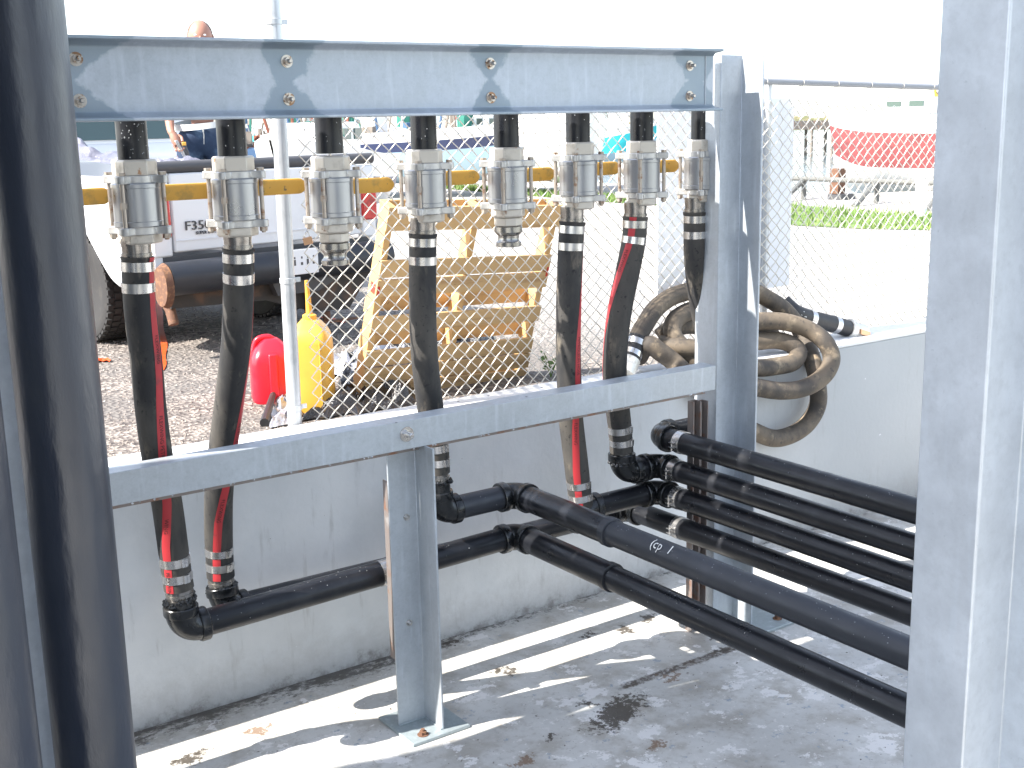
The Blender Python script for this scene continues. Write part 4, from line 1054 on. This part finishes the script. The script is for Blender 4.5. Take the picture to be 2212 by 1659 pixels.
# head with features
hc = bp(.03,.03,ZB+.675)
def ell(c, rx, ry, rz, mat, name, par, n=24, m=16, fn=None):
    vs = []; fs = []
    for j in range(m+1):
        ph = math.pi*j/m
        for i in range(n):
            th = 2*math.pi*i/n; x, y, z = math.sin(ph)*math.cos(th), math.sin(ph)*math.sin(th), math.cos(ph)
            if fn: x, y, z = fn(x, y, z)
            vs.append(c+rg*(x*rx)+fr_dir*(y*ry)+V(0,0,z*rz))
    for j in range(m):
        for i in range(n): fs.append((j*n+i, j*n+(i+1)%n, (j+1)*n+(i+1)%n, (j+1)*n+i))
    return build(name, MB().add(vs, fs), mat, par)
def headf(x, y, z):
    k = 1 if z > -.1 else 1-.35*(-.1-z); return x*k, y*(1-.08*max(0, -z)), z
hd = ell(hc, .094, .105, .126, M['skin'], 'head', man, fn=headf)
ell(hc+fr_dir*.103+V(0,0,-.02), .014, .022, .026, M['skin'], 'nose', hd, 12, 8)
for s in (-1, 1):
    ell(hc+rg*(s*.095)+V(0,0,-.01), .012, .022, .034, M['skin'], 'ear', hd, 12, 8)
    ell(hc+rg*(s*.032)+fr_dir*.091+V(0,0,.012), .014, .010, .008, M['plate'], 'eye', hd, 12, 8)
ell(hc+fr_dir*.090+V(0,0,-.06), .026, .010, .007, M['reddye'], 'mouth', hd, 12, 8)
ell(hc-fr_dir*.012+V(0,0,.010), .0975, .101, .120, M['hair'], 'hair', hd, fn=lambda x, y, z: (x, min(y, .55) if z < .86 else min(y,.25), max(z, -.35)))
# clothes
sh = [bp(0,.0,ZB+.04), bp(0,0,ZB+.20), bp(0,0,ZB+.40), bp(0,0,ZB+.48), bp(-.19,0,ZB+.42), bp(-.245,0,ZB+.24), bp(.19,0,ZB+.42), bp(.245,-.01,ZB+.24)]
skinned('shirt', sh, [(0,1),(1,2),(2,3),(2,4),(4,5),(2,6),(6,7)], [(.19,.135),(.185,.13),(.195,.125),(.09,.08),.075,.07,.075,.07], M['shirt'])
build('shirt_hem', MB().add([bp(.215*math.cos(a), .16*math.sin(a), ZB+.05-.022*math.sin(a*1)+.02*math.cos(a)) for a in [2*math.pi*i/40 for i in range(40)]]+
      [bp(.222*math.cos(a), .165*math.sin(a), ZB-.005-.012*math.sin(a)+.02*math.cos(a)) for a in [2*math.pi*i/40 for i in range(40)]],
      [(i,(i+1)%40,40+(i+1)%40,40+i) for i in range(40)]), M['tee'], man)
je = [bp(0,0,ZB+.05), bp(0,0,ZB-.05), bp(-.115,0,ZB-.17), bp(-.13,.06,ZB-.46), bp(-.14,-.04,ZB-.74), bp(.115,0,ZB-.17), bp(.13,.06,ZB-.46), bp(.14,-.04,ZB-.74)]
skinned('jeans', je, [(0,1),(1,2),(2,3),(3,4),(1,5),(5,6),(6,7)], [(.185,.13),(.205,.135),(.115,.12),(.085,.085),(.075,.075),(.115,.12),(.085,.085),(.075,.075)], M['jeans'])
build('fly_seam', MB().sweep([bp(0,.137,ZB+.01), bp(.004,.142,ZB-.06), bp(.0,.125,ZB-.13)], .004, 6), M['tee'], man)
for s in (-1, 1):
    build('boot', MB().obox(bp(s*.14,.05,ZB-.775), rg*.05, fr_dir*.14, V(0,0,.04)), M['darkpl'], man, bevel=.02)
# right hand: palm and fingers closed on a tool; left hand relaxed
def hand(c, dn, out, par, curl):
    sidev = dn.cross(out).normalized(); mb = MB()
    mb.sweep([c-dn*.02, c+dn*.01, c+dn*.05, c+dn*.075], lambda q: (.028,.034,.036,.030)[int(round(q*3))], 12)
    h = build('palm', mb, M['skin'], par)
    for k in range(4):
        b0 = c+dn*.07+sidev*(-.030+.020*k); L_ = (.065,.078,.074,.058)[k]
        pts = [b0, b0+dn*(L_*.45)+out*.006*curl, b0+dn*(L_*.70)+out*(.022*curl), b0+dn*(L_*.72)+out*(.042*curl)]
        build('finger', MB().sweep(catmull(pts, 4), lambda q: .0105-.003*q, 8), M['skin'], h)
    b0 = c+dn*.01-sidev*.03
    build('thumb', MB().sweep(catmull([b0, b0+dn*.025-sidev*.018+out*.010, b0+dn*.055-sidev*.012+out*.026], 4), lambda q: .0125-.003*q, 8), M['skin'], h)
hR = bp(-.22,.22,ZB-.06); hand(hR, (V(0,0,-.9)+rg*.35+fr_dir*.2).normalized(), fr_dir, man, 1)
hand(bp(.26,.04,ZB-.16), V(0,0,-1), fr_dir, man, .5)
tt = hR+rg*.045-V(0,0,.09)+fr_dir*.05
t_ = thing('hand_tool', 'small grey and yellow hand tool held by the man', 'tool', tt)
build('tool_jaw', MB().obox(tt+V(0,0,-.01), rg*.012+V(0,0,.004), fr_dir*.008, V(0,0,.065)+rg*-.03), M['steel'], t_, bevel=.004)
build('tool_grip', MB().obox(tt+rg*.035+V(0,0,-.01), rg*.017, fr_dir*.011, V(0,0,.05)+rg*-.012), M['darkpl'], t_, bevel=.006)
build('tool_button', MB().obox(tt+rg*.028+V(0,0,.028)+fr_dir*.006, rg*.016, fr_dir*.008, V(0,0,.014)), M['yellow'], t_, bevel=.004)
build('key_fob', MB().obox(tt-rg*.03+V(0,0,-.09), rg*.006, fr_dir*.004, V(0,0,.03)), M['brass'], t_)

# ------------------------------------------------------------------ grass strip, railing, posts by the quay
ga = [P(u, w_, 2, G) for u, w_ in ((2120,505),(2005,498),(1860,495),(1720,488),(1560,462),(1440,446),(1310,437),(1150,424),(960,408))]
gb = [P(u, w_, 2, G) for u, w_ in ((2120,480),(2005,466),(1860,455),(1720,444),(1560,440),(1440,430),(1310,424),(1150,414),(960,400))]
mb = MB()
for i in range(len(ga)-1):
    L_ = (ga[i+1]-ga[i]).length
    for k in range(int(L_*520)):
        s, t = random.random(), random.random(); p = ga[i].lerp(ga[i+1], s).lerp(gb[i].lerp(gb[i+1], s), t)
        a = random.random()*6.28; h = random.uniform(.05,.14); wd_ = random.uniform(.008,.02); q = V(math.cos(a), math.sin(a), 0)
        mb.add([p-q*wd_, p+q*wd_, p+V(random.uniform(-.05,.05), random.uniform(-.05,.05), h)], [(0,1,2)])
build('grass', mb, M['grass'], smooth=0, kind='stuff', label='strip of green grass along the far edge of the yard', category='grass')
vs = [p+V(0,0,.01) for p in ga]+[p+V(0,0,.01) for p in gb]; n = len(ga)
build('grass_verge', MB().add(vs, [(i, i+1, n+i+1, n+i) for i in range(n-1)]), M['grass'], smooth=0, kind='structure')
ra, rb = P(1690, 381, 1, 14.2), None
RY = 0
qa, qb = P(1600,376,0,17.5), P(2120,401,0,17.5)
zt = P(1737,386,0,17.5).z
t_ = thing('quay_railing', 'grey pipe railing with slanted braces beyond the grass strip', 'railing', (17.5, 12, G))
build('top_bar', MB().sweep([V(17.5,qa.y,zt), V(17.5,qb.y,zt)], .045, 10), M['rail'], t_)
for u in (1560,1737,1895,2050):
    y = P(u, 390, 0, 17.5).y
    build('rail_post', MB().tube(V(17.5,y,G), V(17.5,y,zt), .05, 10), M['rail'], t_)
    build('brace', MB().tube(V(16.6,y-.25,G), V(17.45,y,zt-.05), .05, 10), M['rail'], t_)
p = P(1988, 468, 2, G)
t_ = thing('bollard', 'round-topped white bollard standing in the grass', 'bollard', p)
build('bollard_post', MB().lathe([(.09,0),(.09,.62),(.075,.67),(.03,.70)], p, 20), M['whitep'], t_)
p = P(1808, 430, 2, G)
t_ = thing('timber_pile', 'brown timber pile on the quay left of the red hull', 'post', p)
build('pile', MB().obox(p+V(0,0,.28), V(.10,0,0), V(0,.10,0), V(0,0,.28)), M['rust'], t_)
build('pile_foot', MB().obox(p+V(0,-.1,.05), V(.22,.02,0), V(0,.16,0), V(0,0,.05)), M['darkpl'], t_)

# ------------------------------------------------------------------ boats
def boat(name, lab, bow_px, stern_px, dep_axis, val, H, beam, mats, zb, cabin=None, mast=0, rig=None, cat='boat', keel=.5, sheer=.35, group=None):
    """hull between two picture points placed on a real plane; zb = height of the sheer line"""
    bow = P(*bow_px, dep_axis, val[0]); st = P(*stern_px, dep_axis, val[1])
    ax = V(bow.x-st.x, bow.y-st.y, 0); L = ax.length; ax.normalize(); sd = V(-ax.y, ax.x, 0)
    o = V(st.x, st.y, 0); t = thing(name, lab, cat, (o.x, o.y, zb-H), group)
    N = 22; prof = []
    def sec(s):
        w_ = beam/2*(min(1, (1-s)*2.6)**.6 if s > .35 else .92+.08*math.sin(s*4)); w_ = max(w_, .02)
        zs = zb+sheer*s*s*H; zk = zb-H+ (0 if s < .6 else ((s-.6)/.4)**2.2*H*keel)
        return w_, zs, zk
    rows = []
    for i in range(N+1):
        s = i/N; w_, zs, zk = sec(s); x = o+ax*(L*s+ (0))
        r = []
        for q, (kw, kz) in enumerate(((1.0,1.0),(.97,.80),(.93,.62),(.86,.42),(.66,.18),(0,0),(-.66,.18),(-.86,.42),(-.93,.62),(-.97,.80),(-1.0,1.0))):
            over = ax*(.10*L*(kz**1.3)*max(0, (s-.55)/.45)**1.5)
            r.append(x+over+sd*(w_*kw)+V(0,0,zk+(zs-zk)*kz))
        rows.append(r)
    def strip(c0, c1, mirror=True):
        vs = []; fs = []
        idx = list(range(c0, c1+1))
        for r in rows: vs += [r[c] for c in idx]
        m_ = len(idx)
        for i in range(N):
            for k in range(m_-1): fs.append((i*m_+k, i*m_+k+1, (i+1)*m_+k+1, (i+1)*m_+k))
        mb = MB().add(vs, fs)
        vs = []; idx2 = [10-c for c in idx]
        for r in rows: vs += [r[c] for c in idx2]
        mb.add(vs, [f[::-1] for f in fs]); return mb
    build('topsides', strip(0, 1), mats[0], t, smooth=60)
    build('hull_band', strip(1, 2), mats[1], t, smooth=60)
    build('hull_side', strip(2, 3), mats[2], t, smooth=60)
    build('hull_bottom', strip(3, 5), mats[3], t, smooth=60)
    vs = []; fs = []
    for r in rows: vs += [r[0]-V(0,0,.05*H), r[10]-V(0,0,.05*H)]
    for i in range(N): fs.append((2*i, 2*i+1, 2*i+3, 2*i+2))
    mb = MB().add(vs, fs); mb.add(rows[0], [tuple(range(11))]); build('deck', mb, M['gel'], t, smooth=0)
    if cabin:
        s0, s1, h, wk = cabin; c = o+ax*(L*(s0+s1)/2)+V(0,0,zb+h/2)
        cb = build('cabin', MB().obox(c, ax*(L*(s1-s0)/2), sd*(beam*wk/2), V(0,0,h/2)), M['gel'], t, bevel=.08)
        n_ = max(2, int(L*(s1-s0)/.9))
        for k in range(n_):
            for sgn in (-1, 1):
                build('window', MB().obox(c+ax*(L*(s1-s0)*((k+.5)/n_-.5))+sd*(sgn*beam*wk/2)+V(0,0,h*.15), ax*(L*(s1-s0)/n_*.32), sd*.03, V(0,0,h*.16)), M['glass'], cb)
    if mast:
        mb = MB(); mb.tube(o+ax*(L*.5)+V(0,0,zb), o+ax*(L*.5)+V(0,0,zb+mast), .07, 8); build('mast', mb, (rig or M['gel']), t)
        for sgn in (-1, 1):
            b_ = o+ax*(L*.48)+V(0,0,zb+.5); e_ = b_+sd*(sgn*mast*.45)+V(0,0,mast*.75)
            build('outrigger', MB().tube(b_, e_, .05, 8), rig or M['gel'], t)
            mb = MB().tube(e_, o+ax*(L*.5)+V(0,0,zb+mast), .015, 4).tube(e_, o+ax*(L*.95)+V(0,0,zb), .012, 4).tube(e_, o+ax*.3+V(0,0,zb), .012, 4)
            build('stay', mb, M['darkpl'], t)
    return t
g1 = M['gel']
boat('motor_boat', 'long navy blue motor boat with pale blue lower hull beyond the fence', (1188,268), (640,322), 1, (21, 24.5), 1.05, 2.3, (g1, M['navy'], M['pale'], M['pale']), 2.50, None, sheer=.25, keel=.4)
boat('motor_boat', 'turquoise boat between the two rightmost clear drop pipes', (1420,262), (1262,288), 1, (27, 29), 1.1, 2.2, (g1, M['turq'], M['turq'], M['pale']), 2.35, (.1,.5,.9,.7))
boat('sail_boat', 'white hulled boat with red bottom beside the big right column', (1812,322), (2130,262), 0, (21, 22), 1.79, 2.8, (g1, M['redhull'], M['redhull'], g1), 2.66, (.3,.6,.35,.6), sheer=.08, keel=.25)
boat('motor_boat', 'white boat hull standing beyond the fence between two valves', (1245,262), (1150,300), 1, (19.5, 23), 1.2, 2.2, (g1, g1, g1, g1), 2.6)
boat('motor_boat', 'small white launch on the yard right of the truck', (600,318), (760,322), 1, (16.5, 17.5), .9, 1.9, (g1, g1, M['navy'], g1), 2.25, (.3,.6,.5,.6))
FL = ['shrimp boat with green nets far out behind the truck', 'shrimp boat with white cabin in the far marina, left of the pallet', 'shrimp boat with yellow outriggers near the far right shore',
      'white trawler moored beyond the navy boat', 'shrimp boat with green nets moored beside the white trawler', 'white trawler in the gap beside the corner post',
      'small far trawler beyond the turquoise boat', 'far trawler with yellow mast behind the red-bottomed boat']
FB = [((560,285),(690,288),1,(40,41),0,M['rope']),((700,290),(820,293),1,(45,44),0,M['rope']),((1960,283),(2080,285),0,(45,46),0,M['yrig']),
      ((830,282),(960,286),1,(52,50),0,None),((930,280),(1050,283),1,(58,57),0,M['rope']),((1110,276),(1010,280),1,(62,60),0,None),
      ((1330,272),(1250,275),1,(60,62),0,None),((1880,272),(1960,274),0,(60,61),0,M['yrig'])]
for lab, (b_, s_, axx, vv, _, rg_) in zip(FL, FB):
    boat('trawler', lab, b_, s_, axx, vv, 2.0, 3.4, (g1, random.choice((g1, M['blue'], M['turq'])), g1, M['redhull']), 2.1, (.12,.45,1.0,.6), 1.4, rg_, group='trawlers moored in the marina')
# jumble of gear along the far quay
mb = [MB() for _ in range(5)]
rnd = random.Random(5)
for k in range(900):
    y = rnd.uniform(29, 33.2); u = rnd.uniform(470, 1420); base = P(u, 300, 1, y); x = base.x
    if x > 19: continue
    z = G + abs(rnd.gauss(0, .55)); m_ = mb[rnd.choice((0,0,1,2,3,4))]; a = rnd.random()*3.14
    if rnd.random() < .3: m_.tube(V(x,y,G), V(x+rnd.uniform(-.6,.6), y, G+rnd.uniform(.8,2.2)), rnd.uniform(.02,.05), 5)
    else:
        s1, s2, s3 = rnd.uniform(.08,.42), rnd.uniform(.08,.3), rnd.uniform(.06,.25)
        m_.obox(V(x,y,z+s3), V(math.cos(a)*s1, math.sin(a)*s1, rnd.uniform(-.05,.05)), V(-math.sin(a)*s2, math.cos(a)*s2, 0), V(0,0,s3))
for q, (mm, lb) in enumerate(((M['timber'],'brown timber and crates'),(M['rope'],'green nets'),(M['gel'],'white floats and bins'),(mk('dull blue gear', (.06,.12,.22)),'blue bins'),(mk('rust red gear', (.30,.10,.06)),'rusty ironwork'))):
    build('quay_clutter', mb[q], mm, smooth=0, kind='stuff', label='jumble of ' + lb + ' along the far quay', category='fishing gear')
# net bundles hanging from the rigs
for i, (u, w_, yv) in enumerate(((880,285,50),(1010,280,56),(700,280,44),(640,282,40))):
    p = P(u, w_, 1, yv); mb = MB()
    mb.sweep([V(p.x+.15*math.sin(k), p.y, p.z+2.2-k*.4) for k in range(8)], lambda q: .18+.22*math.sin(q*3.1), 8)
    tag(build('fishing_net', mb, M['rope']), ['green fishing net bundle hanging left of the fourth drop pipe', 'green fishing net bundle hanging right of the fourth drop pipe', 'green fishing net bundle right of the fence post', 'green fishing net bundle left of the third drop pipe'][i], 'net', 'fishing nets')
# pier with piles, far shore with scrub
t_ = thing('pier', 'dark timber pier crossing the water far off to the right', 'pier', (44, 36, .2))
a_, b_ = P(1560,292,0,60), P(1870,290,0,60)
a_.z = b_.z = 2.1
dd = (b_-a_).normalized(); nn = V(-dd.y, dd.x, 0); Lp = (b_-a_).length
build('pier_deck', MB().obox((a_+b_)/2, dd*(Lp/2), nn*1.2, V(0,0,.26)), M['under'], t_)
for k in range(16): q = a_+dd*(Lp*k/15)+nn*1.1*(-1)**k; build('pile', MB().tube(V(q.x,q.y,-.5), V(q.x,q.y,1.9), .10, 8), M['timber'], t_)
mb = MB(); mb2 = MB()
for k in range(5200):
    a = R(random.uniform(20, 85)); d_ = random.uniform(230, 290); p = V(math.cos(a)*d_, math.sin(a)*d_, .3); h = random.uniform(.5, 2.6)*(.5+abs(noise.noise(V(a*9,0,0)))*1.6); wd_ = random.uniform(1.5, 4)
    q = V(-math.sin(a), math.cos(a), 0)
    for j in range(4):
        c = p+q*random.uniform(-wd_,wd_)+V(0,0,random.uniform(0,h)); s = random.uniform(.25,.75)
        mb.add([c+q*s, c+V(0,0,s), c-q*s, c-V(0,0,s*.6)], [(0,1,2,3)])
build('shoreline_scrub', mb, M['bush'], smooth=0, kind='stuff', label='low scrub along the far shore of the harbour', category='scrub')
vs = []; fs = []
for k in range(40):
    a = R(8+85*k/39); vs += [V(math.cos(a)*225, math.sin(a)*225, .15), V(math.cos(a)*240, math.sin(a)*240, 1.0), V(math.cos(a)*700, math.sin(a)*700, 1.4)]
for k in range(39): fs += [(3*k,3*k+3,3*k+4,3*k+1),(3*k+1,3*k+4,3*k+5,3*k+2)]
build('far_shore', MB().add(vs, fs), M['bush'], smooth=60, kind='structure')
